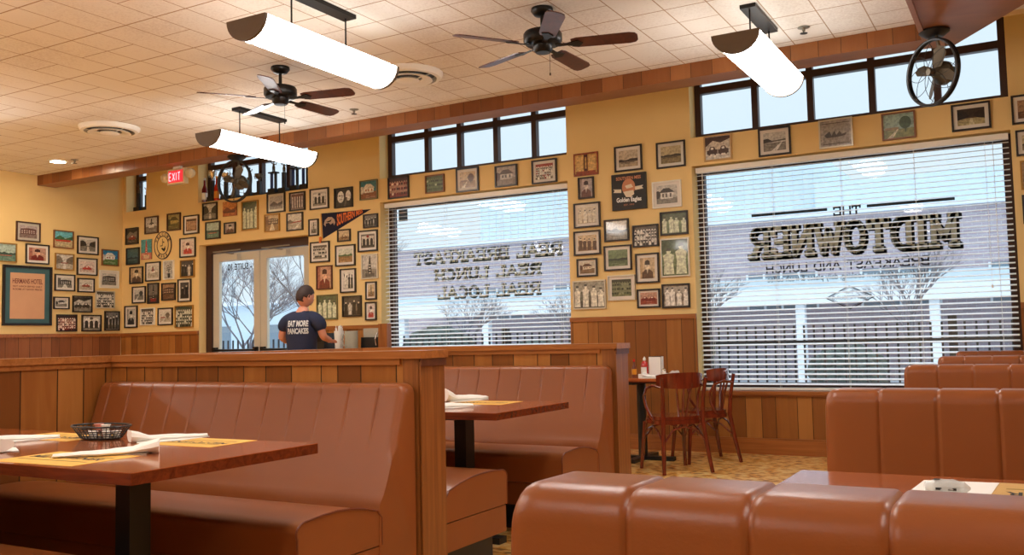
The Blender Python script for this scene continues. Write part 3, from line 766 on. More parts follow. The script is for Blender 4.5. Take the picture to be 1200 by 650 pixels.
def bent_chair(label, x, y, rz):
    """faces -y at rz = 0; seat 0.45 m, curved top rail 0.86 m"""
    t = thing('bentwood_chair', label, 'chair', (x, y, 0), rz, 'bentwood chairs at the cafe table')
    m = MB(); n = 28
    def sq(r, k): 
        a = 2 * PI * k / n; c, s = math.cos(a), math.sin(a); q = (abs(c) ** 3.2 + abs(s) ** 3.2) ** (-1 / 3.2); return (r * q * c, r * .96 * q * s)
    m.prism([sq(.205, k) for k in range(n)], .43, .458)
    m.build('seat', M['chair'], t, bevel=.008)
    MB().prism([sq(.212, k) for k in range(n)], .395, .429).build('seat_ring', M['chair'], t, bevel=.006)
    for s in (-1, 1):
        m = MB(); m.tube([(s * .215, .265, 0), (s * .195, .225, .20), (s * .178, .190, .42), (s * .180, .205, .60), (s * .196, .232, .775)], [.016, .019, .020, .017, .015], 10)
        m.build('rear_leg', M['chair'], t, smooth=True)
        m = MB(); m.tube([(s * .205, -.215, 0), (s * .175, -.175, .40)], [.015, .020], 10); m.build('leg', M['chair'], t, smooth=True)
        # side hoop from the back post down to the seat
        pts = [(s * .195, .215, .70), (s * .225, .13, .715), (s * .245, .03, .69), (s * .25, -.02, .62), (s * .235, -.01, .53), (s * .215, .03, .46), (s * .20, .07, .42)]
        m = MB(); m.tube(pts, .011, 8); m.build('arm_hoop', M['chair'], t, smooth=True)
        for (p, q, r2) in (((s * .19, -.19, .25), (s * .10, -.185, .36), (0, -.18, .392)),):
            pass
        m = MB(); m.tube([(s * .19, -.19, .24), (s * .188, -.10, .34), (s * .185, .0, .372), (s * .185, .10, .34), (s * .19, .21, .24)], .008, 6)
        m.build('leg_brace', M['chair'], t, smooth=True)
    m = MB(); m.tube([(-.19, -.19, .24), (-.10, -.19, .35), (0, -.185, .375), (.10, -.19, .35), (.19, -.19, .24)], .008, 6); m.build('leg_brace', M['chair'], t, smooth=True)
    m = MB(); m.tube([(-.192, .22, .24), (-.10, .205, .35), (0, .20, .375), (.10, .205, .35), (.192, .22, .24)], .008, 6); m.build('leg_brace', M['chair'], t, smooth=True)
    # curved top rail
    m = MB(); K = 14; inner = []; 
    for k in range(K + 1):
        a = math.radians(-62 + 124 * k / K)
        zt = .818 - .02 * (abs(a) / 1.08) ** 2.5; zb = .685 + .02 * (abs(a) / 1.08) ** 2
        R0 = .232
        p = Vector((R0 * math.sin(a), .055 + R0 * math.cos(a) * .82, 0)); q = Vector(((R0 - .022) * math.sin(a), .055 + (R0 - .022) * math.cos(a) * .82, 0))
        inner.append([m.b.verts.new((p.x, p.y, zb)), m.b.verts.new((p.x * 1.03, p.y * 1.03, zt)), m.b.verts.new((q.x * 1.03, q.y * 1.03, zt)), m.b.verts.new((q.x, q.y, zb))])
    for A, B in zip(inner, inner[1:]):
        for i in range(4): m.b.faces.new((A[i], A[(i + 1) % 4], B[(i + 1) % 4], B[i]))
    m.b.faces.new(inner[0]); m.b.faces.new(list(reversed(inner[-1])))
    m.build('top_rail', M['chair'], t, bevel=.006)
    for i in (-1, 0, 1):
        m = MB(); m.tube([(i * .030, .185, .44), (i * .05, .205, .60), (i * .072, .236, .73)], [.009, .011, .009], 8); m.build('spindle', M['chair'], t, smooth=True)
    return t
ch = bent_chair('red brown bentwood chair with its back to the camera, in front of the cafe table', -2.70, 7.46, 0)
ch.rotation_euler.z = math.radians(-90 - 36) + PI
def face(o, dx, dy): o.rotation_euler.z = math.atan2(dx, -dy)
face(ch, -.62, .62)
c2 = dup(ch, (-2.66, 8.10, 0), 0, 'bentwood chair on the right side of the cafe table, under the big window'); face(c2, -.76, -.65)
c3 = dup(ch, (-3.40, 7.36, 0), 0, 'bentwood chair mostly hidden behind the partition end, left of the cafe table'); face(c3, .25, 1)

TZ = .75
# ketchup, hot sauce, napkin dispenser, salt shaker, creamer caddy
t = thing('ketchup_bottle', 'red squeeze ketchup bottle with white label on the cafe table', 'bottle', (-3.15, 8.00, TZ))
MB().lathe([(0, 0), (.032, .0), (.034, .01), (.033, .10), (.028, .13), (.012, .145), (.012, .15), (0, .15)], n=20).build('bottle_body', M['red'], t, smooth=True, angle=60)
MB().lathe([(.0, .15), (.014, .15), (.013, .17), (.004, .18), (0, .19)], n=14).build('cap', M['white'], t, smooth=True)
m = MB(); 
for k in range(6):
    a0, a1 = math.radians(-140 + 17 * k), math.radians(-140 + 17 * (k + 1)); r = .0352
    m.face([(r * math.cos(a0), r * math.sin(a0), .025), (r * math.cos(a1), r * math.sin(a1), .025), (r * math.cos(a1), r * math.sin(a1), .09), (r * math.cos(a0), r * math.sin(a0), .09)])
m.build('label', M['paper'], t)
t = thing('sauce_bottle', 'small hot sauce bottle with yellow label left of the ketchup', 'bottle', (-3.22, 7.92, TZ))
MB().lathe([(0, 0), (.021, 0), (.022, .01), (.022, .085), (.010, .115), (.008, .14), (0, .14)], n=16).build('bottle_body', M['leather_dk'], t, smooth=True, angle=60)
MB().lathe([(0, .14), (.010, .14), (.010, .165), (0, .166)], n=12).build('cap', M['red'], t)
MB().lathe([(.0225, .025), (.0228, .03), (.0228, .07), (.0225, .075)], n=16).build('label', M['mustard'], t)
t = thing('napkin_dispenser', 'black and white upright napkin dispenser behind the ketchup', 'napkin holder', (-3.07, 8.08, TZ), .15)
MB().box(-.058, .058, -.045, .045, 0, .185).build('dispenser_case', M['blackm'], t, bevel=.008)
MB().box(-.055, .055, -.052, -.0455, .008, .18).build('napkins', M['paper'], t, bevel=.002)
MB().box(.0585, .062, -.044, .044, .004, .183).build('side_plate', M['white'], t)
t = thing('salt_shaker', 'small glass salt shaker with steel top on the cafe table', 'shaker', (-2.96, 7.98, TZ))
MB().lathe([(0, 0), (.020, 0), (.022, .01), (.018, .055), (0, .055)], n=14).build('shaker_body', M['white'], t, smooth=True)
MB().lathe([(0, .055), (.018, .055), (.016, .072), (0, .08)], n=14).build('shaker_top', M['chrome'], t, smooth=True)
t = tag(MB().box(-.045, .045, -.03, .03, 0, .03).build('sugar_packet_box', M['white'], loc=(-3.12, 7.905, TZ), bevel=.004), 'small white box of packets in front of the ketchup bottle', 'box')

# napkin with cutlery rolled inside: a fold of cloth-like paper
def napkin(label, loc, rz, L_=.21, group='rolled napkins on the tables', w0=.034, flare=.075, seed=1):
    rnd = random.Random(seed)
    t = thing('rolled_napkin', label, 'napkin', loc, rz, group)
    m = MB(); rows = []; N_ = 12; K = 12
    for i in range(N_ + 1):
        u = i / N_; x = -L_ / 2 + L_ * u
        w_ = 1.75 * (w0 * (1 - .62 * u) if True else w0) + (flare - w0) * max(0, .28 - u) / .28
        h = .026 * (1 - .5 * u) + .026 * max(0, .25 - u) / .25
        row = []
        for k in range(K):
            a = 2 * PI * k / K
            z = h / 2 + h / 2 * math.sin(a) * (1 + .25 * math.sin(a * 3 + u * 5)); y = w_ / 2 * math.cos(a) + .006 * math.sin(u * 9 + seed)
            row.append(m.b.verts.new((x + rnd.uniform(-.002, .002), y, max(.0006, z + rnd.uniform(-.0008, .0012)))))
        rows.append(row)
    for A, B in zip(rows, rows[1:]):
        for k in range(K): m.b.faces.new((A[k], A[(k + 1) % K], B[(k + 1) % K], B[k]))
    m.b.faces.new(list(reversed(rows[0]))); m.b.faces.new(rows[-1])
    m.build('napkin_roll', M['paper'], t, smooth=True, angle=25)
    m = MB()   # loose corner of the sheet lying under the roll
    P = [(-L_ * .46, -.085), (L_ * .1, -.080), (L_ * .52, -.012), (L_ * .5, .004), (-L_ * .38, .04)]
    m.prism(P, .0002, .0022); m.build('napkin_corner', M['paper'], t)
    return t
def spot(name, P, label, cat, mat, z, group=None, thick=.0008):
    """flat sheet with the corners P on a table"""
    cx = sum(p[0] for p in P) / 4; cy = sum(p[1] for p in P) / 4
    m = MB(); m.prism([(p[0] - cx, p[1] - cy) for p in P], 0, thick)
    return tag(m.build(name, mat, loc=(cx, cy, z)), label, cat, group)
def mat_rect(label, cx, cy, w_, d, rz, mat, text_flip=False, z=TZ + .0002, g='paper placemats'):
    t = thing('placemat', label, 'placemat', (cx, cy, z), rz, g)
    sh = MB().box(-w_ / 2, w_ / 2, -d / 2, d / 2, 0, .0008).build('paper_sheet', mat, t)
    R2 = Matrix.Rotation(-PI / 2, 4, 'X') @ (Matrix.Rotation(PI, 4, 'Y') if text_flip else Matrix.Identity(4))
    o = font_mesh('printed_title', 'MIDTOWNER', M['ink'], sh, w_ * .84, d * .17, .0002, .02, False, None, (0, -.01 if text_flip else .01, .0011), (-PI / 2, 0, PI if text_flip else 0))
    m = MB()
    for s in (-1, 1): m.box(-w_ * .42, w_ * .42, s * d * .19 - .006, s * d * .19 + .006, .0009, .0011)
    m.build('printed_band', pmat('olive_print', (148, 118, 40), .8), sh)
    return t
mat_rect('yellow paper placemat at the near edge of the near left table', -2.90, 2.01, .42, .27, .03, M['mat_yellow'])
mat_rect('yellow paper placemat at the far right of the near left table', -2.86, 2.54, .40, .24, .02, M['mat_yellow'], True)
mat_rect('yellow paper placemat left of the black basket', -3.64, 2.50, .42, .24, .0, M['mat_yellow'], True)
mat_rect('yellow paper placemat of the second booth, farther right', -2.89, 4.70, .42, .28, .03, M['mat_yellow'], True)
mat_rect('yellow paper placemat of the second booth, partly behind the end post', -3.05, 4.24, .42, .27, .03, M['mat_yellow2'])
mat_rect('tan paper placemat lettered MIDTOWNER upside down, at the right picture edge', .095, 2.375, .42, .30, .0, M['mat_yellow2'], True)
napkin('white rolled napkin lying over the near edge of the near left table', (-2.83, 2.12, TZ + .001), math.radians(228), .34, w0=.06, flare=.06, seed=3)
napkin('white rolled napkin with a raised flared end just right of the black basket', (-3.05, 2.57, TZ + .001), math.radians(62), .30, w0=.04, flare=.07, seed=4)
napkin('large white napkin at the far left edge of the near left table', (-3.70, 2.33, TZ + .001), math.radians(48), .34, w0=.06, flare=.11, seed=5)
napkin('white napkin lying lower at the left picture edge of the near left table', (-3.42, 2.07, TZ + .001), math.radians(150), .26, w0=.07, flare=.09, seed=6)
napkin('white rolled napkin farther back on the second booth table', (-3.08, 4.83, TZ + .001), math.radians(60), .30, w0=.055, flare=.11, seed=7).scale = (1, 1, 1.7)
napkin('white rolled napkin nearer on the second booth table', (-2.86, 4.30, TZ + .001), math.radians(40), .28, w0=.06, flare=.10, seed=8).scale = (1, 1, 1.3)
napkin('white crumpled napkin at the left of the cafe table', (-3.36, 7.80, TZ + .001), math.radians(20), .20, w0=.05, flare=.09, seed=9)
napkin('white crumpled napkin in the middle back of the cafe table', (-3.04, 8.24, TZ + .001), math.radians(160), .22, w0=.05, flare=.10, seed=10)
napkin('white crumpled napkin at the right of the cafe table', (-2.98, 7.84, TZ + .001), math.radians(10), .22, w0=.06, flare=.10, seed=11)
napkin('white napkin on the side near the back of the second booth table', (-3.30, 4.45, TZ + .001), math.radians(5), .22, seed=12)

# black plastic basket with creamer cups
t = thing('plastic_basket', 'oval black plastic basket of creamers on the near left table', 'basket', (-3.375, 2.50, TZ))
m = MB()
def ov(u, a, z): 
    rx = .105 + .040 * u; ry = .060 + .030 * u; return (rx * math.cos(a), ry * math.sin(a), z)
for j in range(6):
    u = j / 5; m.tube([ov(u, 2 * PI * k / 32, .006 + .048 * u) for k in range(32)], .0016 if j < 5 else .0042, 6, closed=True)
for k in range(36):
    a = 2 * PI * k / 36; m.tube([ov(j / 4, a, .006 + .048 * j / 4) for j in range(5)], .0016, 4)
m.build('basket_weave', M['black'], t)
MB().prism([(.10 * math.cos(2 * PI * k / 24), .057 * math.sin(2 * PI * k / 24)) for k in range(24)], .002, .006).build('basket_floor', M['black'], t)
for i, (dx, dy, c, dz) in enumerate(((-.05, .0, 'white', 0), (.0, .02, 'pinkcup', 0), (.05, -.01, 'white', 0), (-.01, -.03, 'white', 0), (.065, .025, 'white', 0), (-.03, .012, 'pinkcup', .026), (.03, .0, 'white', .026))):
    if c == 'pinkcup' and 'pinkcup' not in M: M['pinkcup'] = pmat('pink_creamer', (214, 130, 110), .5)
    o = MB().lathe([(0, 0), (.012, 0), (.017, .024), (.020, .025), (.020, .0265), (0, .0265)], n=14).build('creamer_cup', M[c], loc=(-3.375 + dx, 2.50 + dy, TZ + .0065 + dz))
    tag(o, 'small creamer cup in the black basket', 'creamer', 'creamer cups in the basket')

# napkin sheet and plastic wrapped glass on the right table
spot('paper_napkin', [(-.283, 2.20), (-.118, 2.195), (-.098, 2.515), (-.262, 2.50)], 'square white paper napkin under the wrapped glass on the right table', 'napkin', M['paper'], TZ + .0013)
t = thing('wrapped_glass', 'clear glass lying on its side wrapped in printed clear plastic, on the white napkin', 'glass', (-.195, 2.29, TZ + .0024)); t.scale = (.56, .62, .42)
R_ = Matrix.Rotation(PI / 2, 4, 'Y') @ Matrix.Identity(4)
m = MB(); m.lathe([(0, 0), (.026, 0), (.029, .004), (.036, .10), (.034, .10), (.027, .006), (0, .006)], (-.05, 0, .036), 24, R_)
m.build('tumbler', M['plastic_clear'], t, rot=(0, 0, .1), smooth=True)
m = MB(); rnd = random.Random(2); rings = []
for i in range(9):
    u = i / 8; r = .044 * math.sin(PI * (.12 + .80 * u)) ** .6 if i < 8 else .006; ring = []
    for k in range(18):
        a = 2 * PI * k / 18; q = r * (1 + rnd.uniform(-.08, .08)); ring.append(m.b.verts.new((-.078 + .165 * u, q * 1.15 * math.cos(a), max(.0005, .040 + q * .98 * math.sin(a)))))
    rings.append(ring)
for A, B in zip(rings, rings[1:]):
    for k in range(18): m.b.faces.new((A[k], A[(k + 1) % 18], B[(k + 1) % 18], B[k]))
wrapm = pmat('cloudy_plastic', (214, 214, 208), .3); wrapm.node_tree.nodes['Principled BSDF'].inputs['Alpha'].default_value = .6
m.build('plastic_wrap', wrapm, t, smooth=True, angle=30)
m = MB()
for (x, w_) in ((-.035, .022), (.01, .03)): m.box(x, x + w_, -.048, -.046, .035, .047)
m.box(-.045, -.02, -.02, .004, .082, .083)
m.build('printed_mark', M['ink'], t)

# ------------------------------------------------------------------ service counter and the things on it
t = thing('service_counter', 'low wooden service counter behind the partitions beside the door', 'counter', (-6.72, 8.25, 0))
MB().box(-.66, .66, -.24, .24, 0, 1.0).build('cabinet', M['wains'], t)
MB().box(-.69, .69, -.27, .27, 1.0, 1.04).build('worktop', M['cap'], t, bevel=.006)
t = thing('wooden_end_panel', 'short wooden end panel right of the black box, next to the left window', 'panel', (-6.27, 8.2, 1.04))
MB().box(-.06, .06, -.04, .04, 0, .285).build('board', M['capv'], t, bevel=.004)
t = thing('straw_cup', 'tall white cup full of drinking straws right of the man', 'cup of straws', (-6.92, 8.2, 1.04))
MB().lathe([(0, 0), (.042, 0), (.045, .01), (.056, .22), (.052, .22), (.041, .012), (0, .012)], n=20).build('cup', M['white'], t, smooth=True, angle=50)
m = MB(); rnd = random.Random(5)
for i in range(26):
    a = rnd.uniform(0, 6.28); r = rnd.uniform(0, .034); x, y = r * math.cos(a), r * math.sin(a)
    m.tube([(x * .8, y * .8, .014), (x * 1.3, y * 1.3, .27 + rnd.uniform(-.02, .02))], .0035, 6)
tag(m.build('straws', M['paper'], t), kind='stuff')
t = thing('glass_jug', 'squat clear glass jug with a handle beside the straws', 'jug', (-6.70, 8.15, 1.04))
glm = pmat('jug_glass', (196, 196, 180), .12); glm.node_tree.nodes['Principled BSDF'].inputs['Alpha'].default_value = .55
MB().lathe([(0, 0), (.07, 0), (.076, .01), (.074, .20), (.078, .215), (.072, .215), (.070, .02), (0, .02)], n=24).build('jug_body', glm, t, smooth=True, angle=50)
MB().tube([(-.074, 0, .18), (-.115, 0, .175), (-.13, 0, .12), (-.115, 0, .06), (-.075, 0, .045)], .010, 8).build('handle', glm, t, smooth=True)
t = thing('coffee_urn', 'black coffee machine with a clear upper part, right of the glass jug', 'coffee machine', (-6.48, 8.32, 1.04))
MB().box(-.14, .13, -.10, .10, 0, .14).build('machine_base', M['black'], t, bevel=.01)
MB().box(-.12, .12, -.08, .08, .14, .24).build('hopper', glm, t, bevel=.012)
MB().tube([(.09, -.12, .05), (.10, -.15, .12), (.10, -.11, .19)], .009, 8).build('handle', M['chrome'], t, smooth=True)
t = thing('black_till', 'black equipment box on the counter in front of the man', 'box', (-7.20, 8.18, 1.04))
MB().box(-.15, .16, -.10, .10, 0, .20).build('case', M['black'], t, bevel=.01)
MB().box(-.11, .12, -.101, -.1005, .10, .17).build('panel_screen', M['blackm'], t)

# ------------------------------------------------------------------ ceiling lamps
def pendant(label, x, y):
    t = thing('pendant_lamp', label, 'pendant lamp', (x, y, CZ), 0, 'long half round pendant lamps')
    MB().box(-.055, .055, -.32, .32, -.028, 0).build('canopy', M['blackm'], t, bevel=.012)
    for s in (-1, 1):
        MB().tube([(0, s * .27, -.03), (0, s * .27, -.30)], .006, 8).build('rod', M['blackm'], t)
    L2 = .66; zt = -.30; R = .155
    def arc(r, h, n=16): return [(r * math.cos(PI + PI * k / n), zt + h * math.sin(PI + PI * k / n)) for k in range(n + 1)]
    Mx = Matrix(((1, 0, 0, 0), (0, 0, 1, 0), (0, 1, 0, 0), (0, 0, 0, 1)))
    df = MB().prism(arc(R, .135), -L2 + .012, L2 - .012, Mx).build('diffuser', [M['tube'], M['tube_top']], t, smooth=True, angle=50)
    for p in df.data.polygons:
        if p.normal.z > .9: p.material_index = 1
    for s in (-1, 1):
        m = MB(); a = arc(R + .006, .142)
        y0, y1 = (L2 - .012, L2 + .012) if s > 0 else (-L2 - .012, -L2 + .012)
        m.prism(a, y0, y1, Mx)
        m.build('end_cap', M['frame_dark_metal'] if 'frame_dark_metal' in M else M['blackm'], t, bevel=.003)
        m = MB(); b0 = arc(R + .002, .137); yy = s * (L2 - .085)
        m.tube([(p[0], yy, p[1]) for p in b0], .0045, 6); m.build('retaining_band', M['alu_dk'], t)
    return t
M['frame_dark_metal'] = pmat('bronze_end_cap', (96, 80, 62), .5)
pendant('long half round pendant lamp at top left, largest of the lit pendants', -4.09, 4.68)
pendant('lit half round pendant lamp farther left, in front of the wooden beam and trophies', -6.60, 6.66)
pendant('lit half round pendant lamp at upper right, in front of the right upper window', -1.635, 6.62)
for i, (x, y) in enumerate(((-9.05, 4.6), (-6.55, 2.5), (-1.63, 2.5), (-4.05, .5), (.83, 4.6), (-9.05, .5), (.83, .5), (-6.55, -1.5), (-1.63, -1.5))):  # extra pendants out of view, added to fill out the room light
    pendant('unseen half round pendant added to light the room', x, y)

# ------------------------------------------------------------------ ceiling fans
def ceiling_fan(label, x, y, ang):
    t = thing('ceiling_fan', label, 'ceiling fan', (x, y, CZ), ang, 'five bladed ceiling fans')
    MB().lathe([(0, 0), (.075, 0), (.078, -.02), (.055, -.05), (.02, -.058), (0, -.058)], n=24).build('canopy', M['blackm'], t, smooth=True, angle=50)
    MB().tube([(0, 0, -.05), (0, 0, -.16)], .014, 12).build('downrod', M['blackm'], t, smooth=True)
    MB().lathe([(0, -.145), (.03, -.145), (.075, -.160), (.125, -.170), (.135, -.185), (.135, -.235), (.120, -.255), (.07, -.262), (.065, -.30), (.05, -.315), (.0, -.317)], n=32).build('motor_housing', M['blackm'], t, smooth=True, angle=40)
    m = MB(); m.tube([(.05, -.02, -.30), (.05, -.02, -.46)], .0016, 5); m.lathe([(0, 0), (.006, .004), (.005, .02), (0, .024)], (.05, -.02, -.485), 8); m.build('pull_chain', M['blackm'], t)
    for k in range(5):
        R_ = Matrix.Rotation(2 * PI * k / 5, 4, 'Z') @ Matrix.Translation((0, 0, -.262)) @ Matrix.Rotation(math.radians(-13), 4, 'X')
        m = MB(); m.prism([(.20, -.045), (.24, -.058), (.60, -.066), (.64, -.055), (.655, -.03), (.655, .03), (.64, .055), (.60, .066), (.24, .058), (.20, .045)], -.003, .004, R_)
        bl = m.build('blade', M['blade'], t, bevel=.001, seg=1)
        m = MB(); m.prism([(.09, -.018), (.17, -.014), (.25, -.04), (.28, 0), (.25, .04), (.17, .014), (.09, .018)], -.010, -.004, R_)
        m.build('blade_arm', M['blackm'], bl, bevel=.002, seg=1)
    return t
ceiling_fan('black ceiling fan at left with five blades, between the two left pendants', -5.34, 5.62, math.radians(15))
ceiling_fan('black ceiling fan at top centre with dark brown blades', -2.88, 5.60, math.radians(17))

def ring_fan(label, x, y, z, facing, top):
    """small antique fan inside a big wire ring, hanging from the beam"""
    t = thing('ring_fan', label, 'fan', (x, y, top), facing, 'small caged fans under the beams')
    zc = z - top
    MB().lathe([(0, 0), (.10, 0), (.105, -.015), (.06, -.05), (.0, -.055)], n=24).build('mount', M['black'], t, smooth=True)
    R_ = .235
    m = MB(); pts = [(R_ * math.cos(2 * PI * k / 48), -.045, zc + R_ * math.sin(2 * PI * k / 48)) for k in range(48)]
    m.tube(pts, .011, 8, closed=True); pts = [(R_ * math.cos(2 * PI * k / 48), -.02, zc + R_ * math.sin(2 * PI * k / 48)) for k in range(48)]
    m.tube(pts, .009, 8, closed=True); m.build('ring', M['black'], t, smooth=True)
    m = MB()
    for s in (-1, 1): m.tube([(s * .04, -.02, zc + R_), (s * .025, -.01, -.02)], .009, 8)
    m.tube([(0, .03, zc + .04), (0, .05, zc + .15), (0, .01, -.03)], .012, 8)
    m.build('yoke', M['iron'], t, smooth=True)
    Rm = Matrix.Rotation(PI / 2, 4, 'X')
    MB().lathe([(0, -.03), (.03, -.03), (.055, .01), (.085, .04), (.085, .075), (.06, .085), (0, .085)], (0, 0, zc), 24, Matrix.Rotation(-PI / 2, 4, 'X')).build('motor', M['iron'], t, smooth=True)
    MB().lathe([(0, .08), (.055, .08), (.06, .10), (.055, .16), (.02, .18), (0, .18)], (0, 0, zc), 20, Matrix.Rotation(-PI / 2, 4, 'X')).build('motor_cap', M['teal'], t, smooth=True)
    m = MB(); m.lathe([(0, -.075), (.022, -.075), (.028, -.06), (.028, -.04), (0, -.04)], (0, 0, zc), 16, Matrix.Rotation(-PI / 2, 4, 'X')); m.build('hub', M['iron'], t, smooth=True)
    m = MB()
    for k in range(8):   # curved cage wires
        a0 = 2 * PI * k / 8
        m.tube([((.03 + .205 * u) * math.cos(a0 + .9 * u), -.075 + .03 * u, zc + (.03 + .205 * u) * math.sin(a0 + .9 * u)) for u in [i / 8 for i in range(9)]], .0022, 5)
        m.tube([((.03 + .205 * u) * math.cos(a0 - .9 * u), -.073 + .03 * u, zc + (.03 + .205 * u) * math.sin(a0 - .9 * u)) for u in [i / 8 for i in range(9)]], .0022, 5)
    m.build('cage_wires', M['black'], t)
    for k in range(4):
        a = 2 * PI * k / 4 + .35
        Rb = Matrix.Translation((0, -.01, zc)) @ Matrix.Rotation(a, 4, 'Y') @ Matrix.Rotation(.5, 4, 'X')
        m = MB(); m.prism([(.02, -.0), (.06, -.035), (.15, -.045), (.19, -.02), (.19, .02), (.15, .045), (.06, .035)], -.002, .002, Rb @ Matrix.Rotation(PI / 2, 4, 'X'))
        m.build('blade', M['iron'], t)
    return t
ring_fan('small antique caged fan with a teal motor hanging from the wide wooden soffit at right', -.535, 7.22, 2.965, math.radians(-42), BZ - .004)
ring_fan('dark caged fan hanging from the beam in front of the trophy shelf at left', -7.86, 7.56, 2.985, math.radians(4), BZ)

# ------------------------------------------------------------------ exit sign, diffusers, recessed light, sprinklers
t = thing('exit_sign', 'lit red EXIT sign with emergency lamp heads below the beam at left', 'exit sign', (-8.86, 7.60, BZ), 0)
MB().box(-.17, .13, -.03, .03, -.215, -.03).build('sign_box', M['bead'], t, bevel=.008)
MB().box(-.145, .105, -.0335, -.030, -.195, -.05).build('sign_face', M['exit_bg'], t, bevel=.0)
m = MB()
for (bx, strokes) in ((-.130, [((0, 0), (0, 1)), ((0, 1), (.7, 1)), ((0, .5), (.6, .5)), ((0, 0), (.7, 0))]), (-.072, [((0, 0), (.8, 1)), ((0, 1), (.8, 0))]), (-.010, [((.1, 0), (.1, 1))]), (.020, [((.4, 0), (.4, 1)), ((0, 1), (.8, 1))])):
    for a, b in strokes:
        pa = Vector((bx + a[0] * .05, -.17 + a[1] * .09)); pb = Vector((bx + b[0] * .05, -.17 + b[1] * .09)); d = (pb - pa).normalized(); n_ = Vector((-d.y, d.x)) * .007
        m.face([(p.x, -.0352, p.y) for p in (pa - n_, pb - n_, pb + n_, pa + n_)])
m.build('exit_letters', M['exit_em'], t)
MB().box(-.08, .04, -.02, .02, -.03, 0).build('bracket', M['white'], t)
for nx, x, z, s in ((0, -.235, -.12, .055), (1, .20, -.10, .06)):
    MB().lathe([(0, -.04), (s * .7, -.04), (s, -.01), (s, .02), (s * .5, .05), (0, .05)], (x, 0, z), 16, Matrix.Rotation(PI / 2, 4, 'X')).build('lamp_head', M['bead'], t, smooth=True)
MB().tube([(-.19, 0, -.12), (.16, 0, -.12)], .012, 8).build('arm', M['bead'], t)

def diffuser(label, x, y, r=.30):
    t = thing('air_diffuser', label, 'air vent', (x, y, CZ), 0, 'round ceiling vents')
    MB().lathe([(r * .82, -.001), (r, -.001), (r, -.012), (r * .93, -.045), (r * .82, -.05), (r * .80, -.03), (r * .82, -.001)], n=40).build('outer_ring', M['white'], t, smooth=True)
    MB().lathe([(0, -.002), (r * .80, -.002), (r * .80, -.006), (0, -.006)], n=40).build('dark_throat', M['black'], t)
    MB().lathe([(r * .42, -.03), (r * .66, -.05), (r * .70, -.062), (r * .62, -.064), (r * .40, -.045)], n=40).build('middle_ring', M['white'], t, smooth=True)
    MB().lathe([(0, -.05), (r * .30, -.052), (r * .34, -.066), (r * .2, -.082), (0, -.085)], n=32).build('centre_cone', M['white'], t, smooth=True)
    for k in range(3):
        a = 2 * PI * k / 3; MB().tube([(r * .3 * math.cos(a), r * .3 * math.sin(a), -.06), (r * .85 * math.cos(a), r * .85 * math.sin(a), -.035)], .005, 6).build('strut', M['white'], t)
diffuser('round white ceiling air diffuser at left above the poster wall', -8.27, 6.2)
diffuser('round white ceiling air diffuser behind the largest pendant lamp', -4.57, 6.35)
for x, y, l in ((-10.28, 6.99, 'small lit recessed ceiling light at far left'), (-10.28, 4.6, 'unseen recessed light added to brighten the left wall'), (-10.28, 2.2, 'unseen recessed light added to brighten the left wall')):  # first one is visible; the other two are added to brighten the left wall
  t = thing('recessed_light', l, 'ceiling light', (x, y, CZ), 0, 'recessed ceiling lights')
  MB().lathe([(.085, 0), (.11, 0), (.11, -.006), (.085, -.008)], n=28).build('trim_ring', M['white'], t, smooth=True)
  MB().lathe([(0, -.001), (.085, -.001), (.085, -.004), (0, -.005)], n=28).build('lens', M['recess_em'], t)
for x, y, l in ((-5.73, 7.05, 'small sprinkler head on the ceiling near the beam, right of the left fan'), (-1.41, 7.03, 'small sprinkler head on the ceiling near the beam, right of the right pendant'), (-10.03, 7.04, 'small sprinkler head beside the recessed light at far left')):
    t = thing('sprinkler_head', l, 'sprinkler', (x, y, CZ), 0, 'ceiling sprinklers')
    MB().lathe([(0, 0), (.045, 0), (.045, -.004), (.012, -.008), (.012, -.03), (0, -.03)], n=16).build('escutcheon', M['alu_dk'], t, smooth=True)
    MB().lathe([(0, -.045), (.028, -.045), (.028, -.048), (0, -.048)], n=12).build('deflector', M['blackm'], t)
    MB().tube([(0, 0, -.03), (0, 0, -.046)], .004, 6).build('frame_arm', M['blackm'], t)

